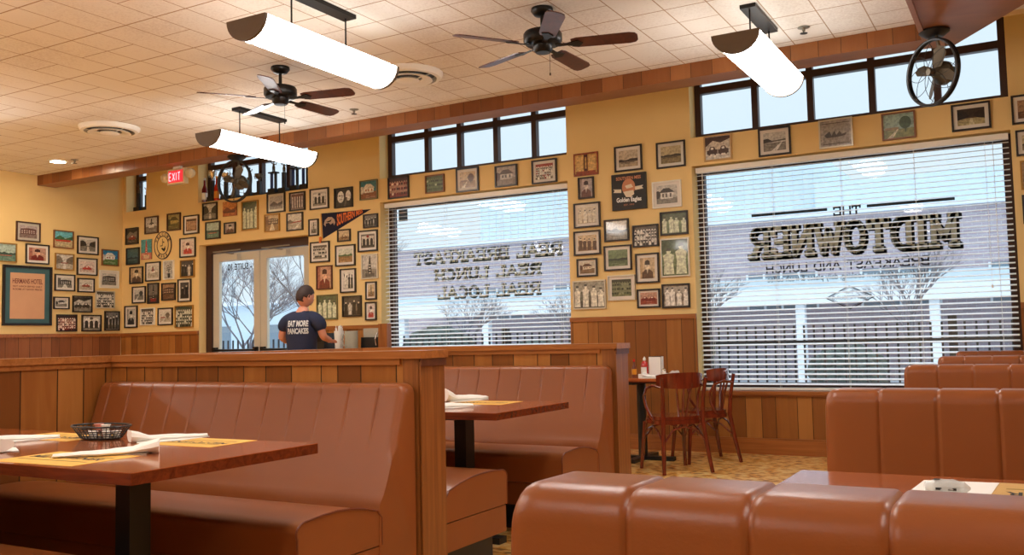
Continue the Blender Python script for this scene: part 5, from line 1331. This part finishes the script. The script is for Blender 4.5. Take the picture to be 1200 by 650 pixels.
# round emblem on the wall
t = thing('round_emblem', 'white oval disc emblem with a dark lettered ring on the wall left of the door', 'emblem', (-10.487, W - .001, 2.53))
rx, rz = .175, .195
def ringm(name, r0, r1, mat, y0, y1):
    m = MB(); n = 48
    for k in range(n):
        a0, a1 = 2 * PI * k / n, 2 * PI * (k + 1) / n
        q = lambda r, a, y: (rx * r * math.cos(a), y, rz * r * math.sin(a))
        m.face([q(r0, a0, y1), q(r1, a0, y1), q(r1, a1, y1), q(r0, a1, y1)]); m.face([q(r1, a0, y0), q(r1, a1, y0), q(r1, a1, y1), q(r1, a0, y1)])
        if r0 > 0: m.face([q(r0, a1, y0), q(r0, a0, y0), q(r0, a0, y1), q(r0, a1, y1)])
    return m.build(name, mat, t)
darkring = pmat('emblem_dark', (62, 40, 48), .5)
m = MB(); m.prism([(rx * .97 * math.cos(2 * PI * k / 40), rz * .97 * math.sin(2 * PI * k / 40)) for k in range(40)], 0, 1, Matrix(((1, 0, 0, 0), (0, 0, -.008, 0), (0, 1, 0, 0), (0, 0, 0, 1)))); m.build('disc', pmat('emblem_cream', (226, 196, 130), .5), t)
ringm('outer_ring', .94, 1.0, darkring, 0, -.012); ringm('inner_ring', .62, .68, darkring, -.008, -.011)
for k, ch_ in enumerate('WELCOME'):
    a = math.radians(155 - 130 * k / 6); o = font_mesh('emblem_letter', ch_, darkring, t, .034, .04, .0005, .03, False, Matrix.Rotation(-(a - PI / 2), 4, 'Y'), (rx * .81 * math.cos(a), -.0095, rz * .81 * math.sin(a)))
for k, ch_ in enumerate('1908'):
    a = math.radians(-122 + 64 * k / 3); o = font_mesh('emblem_letter', ch_, darkring, t, .03, .036, .0005, .03, False, Matrix.Rotation(-(a + PI / 2), 4, 'Y'), (rx * .81 * math.cos(a), -.0095, rz * .81 * math.sin(a)))
m = MB(); 
for q in ([(-.01, .09), (.0, .09), (.0, .0), (-.01, .0)], [(-.05, .0), (.0, .0), (.0, -.012), (-.05, -.012)], [(0, .05), (.02, .055), (.035, .04), (.015, .03)], [(-.01, -.03), (.02, -.05), (.05, -.01), (.055, -.06), (.03, -.09), (0, -.07), (-.03, -.045)]):
    m.face([(p[0], -.0095, p[1]) for p in q])
m.build('emblem_mark', M['ink'], t)
# pennant
t = thing('felt_pennant', 'dark blue felt pennant lettered SOUTHERN MISS in orange, with a yellow tassel', 'pennant', (-7.60, W - .001, 2.56))
P = [(-.02, .165), (.0, -.150), (.745, .150)]
m = MB(); m.prism(P, 0, 1, Matrix(((1, 0, 0, 0), (0, 0, -.006, 0), (0, 1, 0, 0), (0, 0, 0, 1)))); m.build('felt', pmat('navy_felt', (26, 24, 46), .9), t)
orange = pmat('pennant_orange', (232, 120, 52), .8)
me = font_mesh('pennant_title', 'SOUTHERN MISS', orange, t, .40, .15, .0008, .03, False, None, (0, 0, 0))
for v in me.data.vertices:
    u = (v.co.x + .2) / .4; s = 1 - .68 * u
    v.co = Vector((.225 + .40 * u, -.0065 + min(0, v.co.y), .065 + .075 * u + v.co.z * s - (1 - u) * .005))
m = MB(); cx, cz = .105, .045
m.face([(cx + p[0], -.0068, cz + p[1]) for p in [(-.09, -.02), (-.07, .03), (-.02, .065), (.04, .062), (.08, .03), (.095, -.01), (.075, -.045), (.06, -.01), (.02, -.03), (-.01, -.005), (-.055, -.012), (-.06, -.05)]])
m.mi = 1; m.face([(cx + p[0], -.0072, cz + p[1]) for p in [(-.05, .01), (.0, .02), (.04, .035), (.02, .005), (-.03, .0)]])
m.build('pennant_bird_head', [pmat('pennant_grey', (176, 150, 130), .8), M['ink']], t)
MB().tube([(-.03, -.005, .165), (-.025, -.006, 0), (-.012, -.006, -.16)], .006, 6).build('edge_band', pmat('pennant_yellow', (224, 158, 50), .8), t)
MB().lathe([(0, .03), (.016, .02), (.018, -.05), (0, -.05)], (-.035, -.014, -.15), 8).build('tassel', orange, t)
# dark plaque
t = thing('wall_plaque', 'square black plaque with a round badge and white script, largest dark sign between the windows', 'plaque', (-3.537, W - .001, 2.592))
MB().box(-.187, .187, -.03, 0, -.185, .185).build('board', M['black'], t, bevel=.003)
tan = pmat('plaque_tan', (196, 132, 96), .7); cream = pmat('plaque_cream', (226, 212, 188), .7)
m = MB(); m.face([(p[0], -.0305, p[1]) for p in ellipse(-.0, .045, .072, .085, 20)]); m.build('badge', tan, t)
m = MB(); m.face([(p[0], -.031, p[1]) for p in [(-.06, .0), (.05, .01), (.06, -.03), (.02, -.06), (-.03, -.055)]]); m.face([(p[0], -.031, p[1]) for p in [(-.04, .06), (.03, .075), (.05, .04), (-.02, .03)]]); m.build('badge_mark', cream, t)
for s in (-1, 1):
    m = MB(); m.face([(s * p[0] - .005, -.0308, p[1] + s * .008) for p in [(.075, .0), (.165, .008), (.148, .026), (.165, .044), (.075, .036)]])
    m.build('ribbon', cream, t)
font_mesh('plaque_text', 'SOUTHERN MISS', tan, t, .27, .035, .0004, .03, False, None, (.0, -.0306, .138))
font_mesh('plaque_script', 'Golden Eagles', M['inkwhite'], t, .27, .062, .0004, .03, False, Matrix.Shear('XZ', 4, (.2, 0)), (.0, -.0312, -.088))
font_mesh('plaque_text', 'EST. 1910', tan, t, .11, .016, .0004, .01, False, None, (.0, -.0306, -.135))

# ------------------------------------------------------------------ trophies and bottles on the high sills
GT = 'trophies on the sill over the door'
def trophy(label, x, h, kind, metal='brass', base='black', y=None, z=3.06):
    t = thing('trophy', label, 'trophy', (x, y if y else W + .085, z), 0, GT)
    MB().box(-.06, .06, -.05, .05, 0, h * .16).build('base', M[base], t, bevel=.003)
    if kind == 'col':
        for s in (-1, 1): MB().tube([(s * .034, 0, h * .16), (s * .034, 0, h * .62)], .020, 10).build('column', M['colblue'] if s < 0 else M['black'], t, smooth=True)
        MB().box(-.062, .062, -.04, .04, h * .62, h * .66).build('shelf', M['black'], t)
    else:
        MB().tube([(0, 0, h * .16), (0, 0, h * .64)], .032, 12).build('column', M['black'], t, smooth=True)
        MB().lathe([(0, h * .62), (.03, h * .62), (.034, h * .66), (0, h * .67)], n=14).build('shelf', M['black'], t)
    if kind == 'cup':
        MB().lathe([(0, h * .66), (.014, h * .68), (.012, h * .74), (.05, h * .84), (.058, h * .98), (.052, h * .98), (.042, h * .85), (0, h * .78)], n=18).build('cup_bowl', M[metal], t, smooth=True)
        for s in (-1, 1): MB().tube([(s * .052, 0, h * .94), (s * .085, 0, h * .92), (s * .07, 0, h * .80), (s * .04, 0, h * .80)], .005, 6).build('handle', M[metal], t, smooth=True)
    else:
        m = MB(); z0 = h * .66; k = h * .34
        m.tube([(-.012, 0, z0), (-.012, 0, z0 + k * .45), (0, 0, z0 + k * .5), (0, 0, z0 + k * .78)], [.008, .011, .015, .012], 8)
        m.tube([(.016, 0, z0), (.012, 0, z0 + k * .48)], [.008, .011], 8)
        m.tube([(0, 0, z0 + k * .74), (-.035, 0, z0 + k * .80), (-.05, 0, z0 + k * 1.0)], .006, 6); m.tube([(0, 0, z0 + k * .72), (.04, 0, z0 + k * .62), (.05, 0, z0 + k * .8)], .006, 6)
        m.lathe([(0, -.014), (.012, -.008), (.014, 0), (.010, .012), (0, .016)], (0, 0, z0 + k * .9), 10)
        m.build('figure', M[metal], t, smooth=True)
M['colblue'] = pmat('blue_column', (40, 58, 110), .3)
trophy('tall trophy with a figure right of the caged fan on the high sill', -8.93, .40, 'fig', 'iron')
trophy('short wide trophy in the middle of the high sill', -8.76, .30, 'cup', 'iron')
trophy('trophy with twin columns on the high sill, third from its right end', -8.50, .44, 'col', 'iron')
trophy('slim dark trophy on the high sill beside the twin columned one', -8.32, .40, 'fig', 'iron')
trophy('tall dark trophy on the high sill, second from its right end', -8.13, .46, 'col', 'iron')
trophy('blue columned trophy at the right end of the high sill', -7.96, .46, 'col', 'brass')
trophy('trophy seen through the left caged fan', -9.20, .36, 'fig', 'iron')
trophy('trophy at the left edge of the left caged fan', -9.36, .38, 'cup', 'chrome')
trophy('silver cup trophy at the left end of the high sill beside the red bottles', -9.615, .44, 'cup', 'chrome')
trophy('dark figure trophy in the small high window next to the corner', -11.10, .40, 'fig', 'iron')
trophy('gold trimmed trophy in the small high window next to the corner', -10.93, .34, 'fig', 'brass')
for x, l, mm in ((-9.74, 'dark red bottle at the far left of the high sill over the door', 'wine'), (-9.51, 'orange and red bottle on the high sill over the door', 'redb')):
    if mm not in M: M[mm] = pmat(mm + '_bottle', (110, 26, 24) if mm == 'wine' else (190, 40, 20), .2)
    t = thing('bottle', l, 'bottle', (x, W + .06, 3.06))
    MB().lathe([(0, 0), (.034, 0), (.036, .01), (.036, .18), (.015, .24), (.013, .31), (0, .31)], n=18).build('bottle_body', M[mm], t, smooth=True, angle=60)
    MB().lathe([(0, .31), (.016, .31), (.016, .34), (0, .34)], n=12).build('cap', M['white'] if mm == 'wine' else M['mustard'], t)
    MB().lathe([(.0365, .04), (.0367, .045), (.0367, .13), (.0365, .135)], n=18).build('label', M['paper'] if mm == 'wine' else M['mustard'], t)

# ------------------------------------------------------------------ the man at the counter, seen from behind
def skin_body(name, verts, edges, radii, mat, parent, sub=2, root=0):
    me = bpy.data.meshes.new(name); me.from_pydata(verts, edges, [])
    o = bpy.data.objects.new(name, me); COL.objects.link(o)
    md = o.modifiers.new('skin', 'SKIN'); md.use_smooth_shade = True
    if not me.skin_vertices: me.skin_vertices.new(name='')
    for i, r in enumerate(radii):
        me.skin_vertices[0].data[i].radius = r if isinstance(r, tuple) else (r, r)
    me.skin_vertices[0].data[root].use_root = True
    s = o.modifiers.new('sub', 'SUBSURF'); s.levels = sub; s.render_levels = sub
    bpy.context.view_layer.update()
    nm = bpy.data.meshes.new_from_object(o.evaluated_get(bpy.context.evaluated_depsgraph_get()))
    bpy.data.objects.remove(o)
    nm.materials.clear(); nm.materials.append(mat)
    for p in nm.polygons: p.use_smooth = True
    n = bpy.data.objects.new(name, nm); COL.objects.link(n); n.parent = parent
    return n
# figure faces +y, stands at its origin
man = thing('person', 'person in a navy EAT MORE PANCAKES t-shirt, seen from behind at the counter', 'person', (-6.76, 7.42, 0), math.radians(14))
V = [(0, 0, .95),            # 0 pelvis
     (0, -.01, 1.10), (0, -.015, 1.25), (0, 0, 1.38), (0, .015, 1.46), (0, .03, 1.53),   # 1-5 spine to neck top
     (-.10, 0, .90), (-.11, .01, .50), (-.115, -.01, .09), (-.12, .13, .035),           # 6-9 left leg
     (.10, 0, .90), (.11, .01, .50), (.115, -.01, .09), (.12, .13, .035),               # 10-13 right leg
     (-.175, 0, 1.40), (-.245, -.01, 1.19), (-.20, .20, 1.12),                       # 14-16 left arm
     (.175, 0, 1.40), (.245, .0, 1.19), (.22, .22, 1.15)]                            # 17-19 right arm
E_ = [(0, 1), (1, 2), (2, 3), (3, 4), (4, 5), (0, 6), (6, 7), (7, 8), (8, 9), (0, 10), (10, 11), (11, 12), (12, 13), (3, 14), (14, 15), (15, 16), (3, 17), (17, 18), (18, 19)]
Rr = [(.15, .11), (.145, .105), (.150, .10), (.10, .08), (.055, .055), (.050, .052), (.095, .095), (.06, .06), (.04, .04), (.042, .035), (.095, .095), (.06, .06), (.04, .04), (.042, .035),
      (.050, .050), (.042, .042), (.028, .028), (.050, .050), (.042, .042), (.028, .028)]
body = skin_body('body', V, E_, Rr, M['skin'], man)
# head: shaped ellipsoid with ears, nose; tilted forward and turned a little to the right
bm = bmesh.new(); bmesh.ops.create_uvsphere(bm, u_segments=28, v_segments=20, radius=1)
for v in bm.verts:
    x, y, z = v.co
    k = 1 - .22 * max(0, -z) ** 1.3          # jaw narrows
    v.co = Vector((x * .078 * k, y * .098 * (1 - .10 * max(0, -z)) + (.012 * max(0, -z) if y > 0 else -.0), z * .118))
    if y > .8 and -.35 < z < .05 and abs(x) < .25: v.co.y += .02 * (1 - abs(x) / .25)
me = bpy.data.meshes.new('head'); bm.to_mesh(me); bm.free(); me.materials.append(M['skin'])
for p in me.polygons: p.use_smooth = True
HM = Matrix.Translation((.012, .045, 1.625)) @ Matrix.Rotation(math.radians(-26), 4, 'Z') @ Matrix.Rotation(math.radians(-20), 4, 'X')
head = bpy.data.objects.new('head', me); COL.objects.link(head); head.parent = man; me.transform(HM)
for s in (-1, 1):
    m = MB(); m.lathe([(0, -.008), (.020, -.006), (.026, .0), (.022, .006), (.010, .003), (0, .002)], (0, 0, 0), 14, Matrix.Rotation(PI / 2, 4, 'Y'))
    o = m.build('ear', M['skin'], head, smooth=True); o.data.transform(HM @ Matrix.Translation((s * .079, -.005, -.012)) @ Matrix.Diagonal((1, .7, 1.25, 1)))
    m = MB(); m.lathe([(0, -.006), (.010, -.004), (.011, 0), (.010, .004), (0, .006)], (0, 0, 0), 10, Matrix.Rotation(PI / 2, 4, 'X'))
    o = m.build('eye', M['inkwhite'], head, smooth=True); o.data.transform(HM @ Matrix.Translation((s * .030, .088, .01)))
m = MB(); m.tube([(-.022, .092, -.058), (0, .097, -.060), (.022, .092, -.058)], .004, 6); o = m.build('mouth', M['leather_dk'], head); o.data.transform(HM)
# hair cap: short, covers crown and back down to the nape
bm = bmesh.new(); bmesh.ops.create_uvsphere(bm, u_segments=40, v_segments=28, radius=1)
rnd = random.Random(4)
dele = []
for v in bm.verts:
    x, y, z = v.co
    lim = -.66 if y < .15 else (-.05 + .62 * (y - .15) / .85 + .1)
    if y < .15 and abs(x) > .80: lim = -.30
    if z < lim: dele.append(v)
    j = 1 + rnd.uniform(-.015, .02)
    k = 1 - .22 * max(0, -z) ** 1.3
    v.co = Vector((x * .0845 * k * j, y * .104 * j, z * .126 * j))
bmesh.ops.delete(bm, geom=dele, context='VERTS')
me = bpy.data.meshes.new('hair'); bm.to_mesh(me); bm.free(); me.materials.append(M['hair'])
for p in me.polygons: p.use_smooth = True
hair = bpy.data.objects.new('hair', me); COL.objects.link(hair); hair.parent = head; me.transform(HM)
sm = hair.modifiers.new('thick', 'SOLIDIFY'); sm.thickness = .006
# t-shirt: torso and short sleeves, a little larger than the body, own surface
TV = [(0, -.005, .93), (0, -.01, 1.10), (0, -.015, 1.25), (0, 0, 1.375), (0, .008, 1.435), (-.12, 0, 1.395), (-.190, -.002, 1.365), (-.245, -.010, 1.245), (.12, 0, 1.395), (.190, 0, 1.365), (.245, .0, 1.245)]
TE = [(0, 1), (1, 2), (2, 3), (3, 4), (3, 5), (5, 6), (6, 7), (3, 8), (8, 9), (9, 10)]
TR = [(.185, .135), (.175, .128), (.195, .130), (.175, .120), (.075, .078), (.095, .090), (.085, .082), (.074, .072), (.095, .090), (.085, .082), (.074, .072)]
shirt = skin_body('t_shirt', TV, TE, TR, M['navy'], man)
m = skin_body('trousers', [(0, 0, .93), (-.10, 0, .88), (-.11, .01, .50), (-.115, -.01, .10), (.10, 0, .88), (.11, .01, .50), (.115, -.01, .10)], [(0, 1), (1, 2), (2, 3), (0, 4), (4, 5), (5, 6)], [(.165, .12), (.11, .11), (.08, .08), (.065, .065), (.11, .11), (.08, .08), (.065, .065)], M['jean'], man)
for s in (-1, 1):
    mm = MB(); mm.prism([(s * .12 - .045, -.09), (s * .12 + .045, -.09), (s * .12 + .052, .08), (s * .12 + .03, .17), (s * .12 - .03, .17), (s * .12 - .052, .08)], 0, .09); mm.build('shoe', M['black'], man, bevel=.02)
# hands: palm, four fingers and a thumb each
for s, wr in ((-1, Vector((-.20, .20, 1.12))), (1, Vector((.22, .22, 1.15)))):
    hv = [tuple(wr), tuple(wr + Vector((-s * .02, .05, .0)))]; he = [(0, 1)]; hr = [(.026, .02), (.034, .016)]
    for k in range(4):
        o_ = (k - 1.5) * .019; L_ = (.028, .032, .031, .024)[k]
        b0 = len(hv); hv += [tuple(wr + Vector((-s * .02 + o_, .085, .0))), tuple(wr + Vector((-s * .02 + o_, .085 + L_, -.008))), tuple(wr + Vector((-s * .02 + o_, .085 + L_ * 1.6, -.026)))]
        he += [(1, b0), (b0, b0 + 1), (b0 + 1, b0 + 2)]; hr += [.0095, .0085, .007]
    b0 = len(hv); hv += [tuple(wr + Vector((-s * .055, .045, -.005))), tuple(wr + Vector((-s * .068, .08, -.015)))]; he += [(0, b0), (b0, b0 + 1)]; hr += [.011, .009]
    skin_body('hand', hv, he, hr, M['skin'], body, sub=1)
# lettering on the back: projected onto the shirt surface
bpy.context.view_layer.update()
from mathutils.bvhtree import BVHTree
bv = BVHTree.FromPolygons([v.co.copy() for v in shirt.data.vertices], [tuple(p.vertices) for p in shirt.data.polygons])
def shirt_text(name, text, w_, h_, z):
    o = font_mesh(name, text, M['inkwhite'], shirt, w_, h_, .0, .05)
    bm = bmesh.new(); bm.from_mesh(o.data); bmesh.ops.subdivide_edges(bm, edges=bm.edges, cuts=1); bm.to_mesh(o.data); bm.free()
    for v in o.data.vertices:
        h = bv.ray_cast(Vector((v.co.x + .012, -1, v.co.z + z)), Vector((0, 1, 0)))[0]
        v.co = Vector((v.co.x + .012, (h.y if h else -.12) - .004, v.co.z + z))
shirt_text('shirt_print', 'EAT MORE', .232, .066, 1.335)
shirt_text('shirt_print', 'PANCAKES', .236, .062, 1.257)

# ------------------------------------------------------------------ outside
struct(MB().box(-70, 40, 9.15, 90, -.25, -.12).build('trim_14', M['asphalt']))
struct(MB().box(-40, 12, 12.4, 15.5, -.12, -.09).build('trim_15', M['grassy']))
YB = 26.0
t = thing('brick_building', 'pale brick building with a white fascia and posts, seen through the big windows', 'building', (-9, YB, -.12))
MB().box(-13, 20, 0, 9, 0, 4.40).build('brick_wall', M['brick'], t)
MB().box(-13.2, 20.2, -.15, 9.2, 4.40, 4.50).build('parapet', M['bldg_white'], t)
m = MB(); m.box(-9, 3.5, 3.5, 9, 4.4, 6.7)
for k in range(40): m.box(-9 + k * .31, -8.93 + k * .31, 3.485, 3.5, 4.5, 6.7)
m.build('upper_storey', M['bldg'], t)
MB().box(3.4, 14, 2.5, 9, 4.4, 5.7).build('upper_storey', M['bldg'], t)
MB().box(-8.5, 18, -2.6, 0, 2.35, 2.62).build('awning_roof', M['bldg'], t)
MB().box(-8.5, 18, -2.62, -2.55, 1.95, 2.36).build('fascia', M['bldg_white'], t)
for k in range(9):
    x = -8.3 + k * 3.05
    MB().box(x - .11, x + .11, -2.5, -2.28, 0, 2.34).build('post', M['bldg_white'], t)
for k in range(7):
    x = -7.2 + k * 3.05; o = MB().box(x, x + 1.9, -.04, 0, 1.9, 2.9).build('window', M['bldg_glass'], t)
    m = MB()
    for j in range(5): m.box(x + j * .475 - .03, x + j * .475 + .03, -.07, -.04, 1.9, 2.9)
    m.build('muntin', M['bldg_white'], o)
t = thing('brick_building', 'long low pale building behind the bare trees, seen through the left window and the door', 'building', (-30, 40, -.12))
MB().box(-30, 9.5, 0, 9, 0, 3.6).build('wall', M['bldg'], t)
MB().box(-30.3, 9.8, -.3, 9.3, 3.6, 3.8).build('roof', M['bldg_white'], t)
for k in range(8): MB().box(-28 + k * 4.5, -25.6 + k * 4.5, -.04, 0, 1.0, 2.4).build('window', M['bldg_glass'], t)

# iron fence with pickets
FYY = 11.6
t = thing('iron_fence', 'black iron picket fence outside the windows', 'fence', (-10, FYY, -.12))
for z, th in ((1.12, .028), (.30, .02)): MB().box(-9, 13, -.02, .02, z - th, z + th).build('rail', M['fence'], t)
for k in range(8):
    x = -8.4 + k * 2.44 * 1.2; MB().box(x - .045, x + .045, -.045, .045, 0, 1.42).build('post', M['fence'], t)
m = MB()
for k in range(180):
    x = -9 + .118 * k; m.box(x - .011, x + .011, -.011, .011, .08, 1.33)
tag(m.build('pickets', M['fence'], t), kind='stuff')

def bare_tree(label, x, y, h, seed, spread=.55, depth=6, base=.09):
    rnd = random.Random(seed); m = MB()
    def br(p, d, L_, r, n):
        q = p + d * L_; mid = p + d * L_ * .5 + Vector((rnd.uniform(-.05, .05), rnd.uniform(-.05, .05), 0)) * L_
        m.tube([p, mid, q], [r, r * .85, r * .68], 5 if n > 2 else 4, cap=False)
        if n == 0: return
        for i in range(3 if n > 1 else 2):
            a = rnd.uniform(0, 2 * PI); s = spread * rnd.uniform(.55, 1.2)
            nd = (d + Vector((math.cos(a) * s, math.sin(a) * s, rnd.uniform(-.05, .25)))).normalized()
            br(q if i else mid.lerp(q, .8), nd, L_ * rnd.uniform(.62, .85), r * .62, n - 1)
    br(Vector((0, 0, 0)), Vector((0, 0, 1)), h * .22, base, depth)
    o = m.build('bare_tree', M['bark'], loc=(x, y, -.12), smooth=True)
    return tag(o, label, 'tree', 'leafless trees outside')
bare_tree('leafless tree behind the MIDTOWNER lettering, right part of the big window', -2.0, 18.5, 4.1, 3, .6, 6, .05)
bare_tree('leafless tree at the left edge of the big right window', -6.0, 18.0, 3.8, 5, .7, 6, .05)
bare_tree('leafless tree behind the right door leaf', -12.6, 14.2, 5.2, 8, .5, 7, .05)
bare_tree('leafless tree behind the left door leaf', -17.8, 17.5, 4.6, 11, .75, 7, .05)
bare_tree('second leafless tree behind the left door leaf', -20.5, 20.0, 5.6, 14, .6, 7, .05)
bare_tree('leafless tree behind the left side of the REAL BREAKFAST window', -11.6, 18.0, 3.6, 17, .8, 6, .045)
bare_tree('leafless tree behind the right side of the REAL BREAKFAST window', -8.8, 19.0, 3.4, 19, .8, 6, .04)
def hedge(label, x, y, w_, h_, seed):
    rnd = random.Random(seed); bm = bmesh.new(); bmesh.ops.create_icosphere(bm, subdivisions=4, radius=1)
    for v in bm.verts:
        k = 1 + rnd.uniform(-.10, .12); v.co = Vector((v.co.x * w_ / 2 * k, v.co.y * .6 * k, max(-.98, v.co.z) * h_ / 2 * k + h_ / 2))
    me = bpy.data.meshes.new('shrub'); bm.to_mesh(me); bm.free(); me.materials.append(M['hedge'])
    o = bpy.data.objects.new('shrub', me); COL.objects.link(o); o.location = (x, y, -.12); tag(o, label, 'shrub', 'shrubs outside')
hedge('dark shrub outside the left part of the REAL BREAKFAST window', -10.5, 15.5, 1.8, 1.5, 1)
hedge('dark shrub outside the right part of the REAL BREAKFAST window', -8.4, 15.8, 1.6, 1.2, 2)
hedge('dark shrub outside the left edge of the MIDTOWNER window', -5.6, 15.6, 1.4, 1.7, 3)
hedge('low shrub outside the middle of the MIDTOWNER window', -3.0, 17.5, 1.3, 1.0, 4)
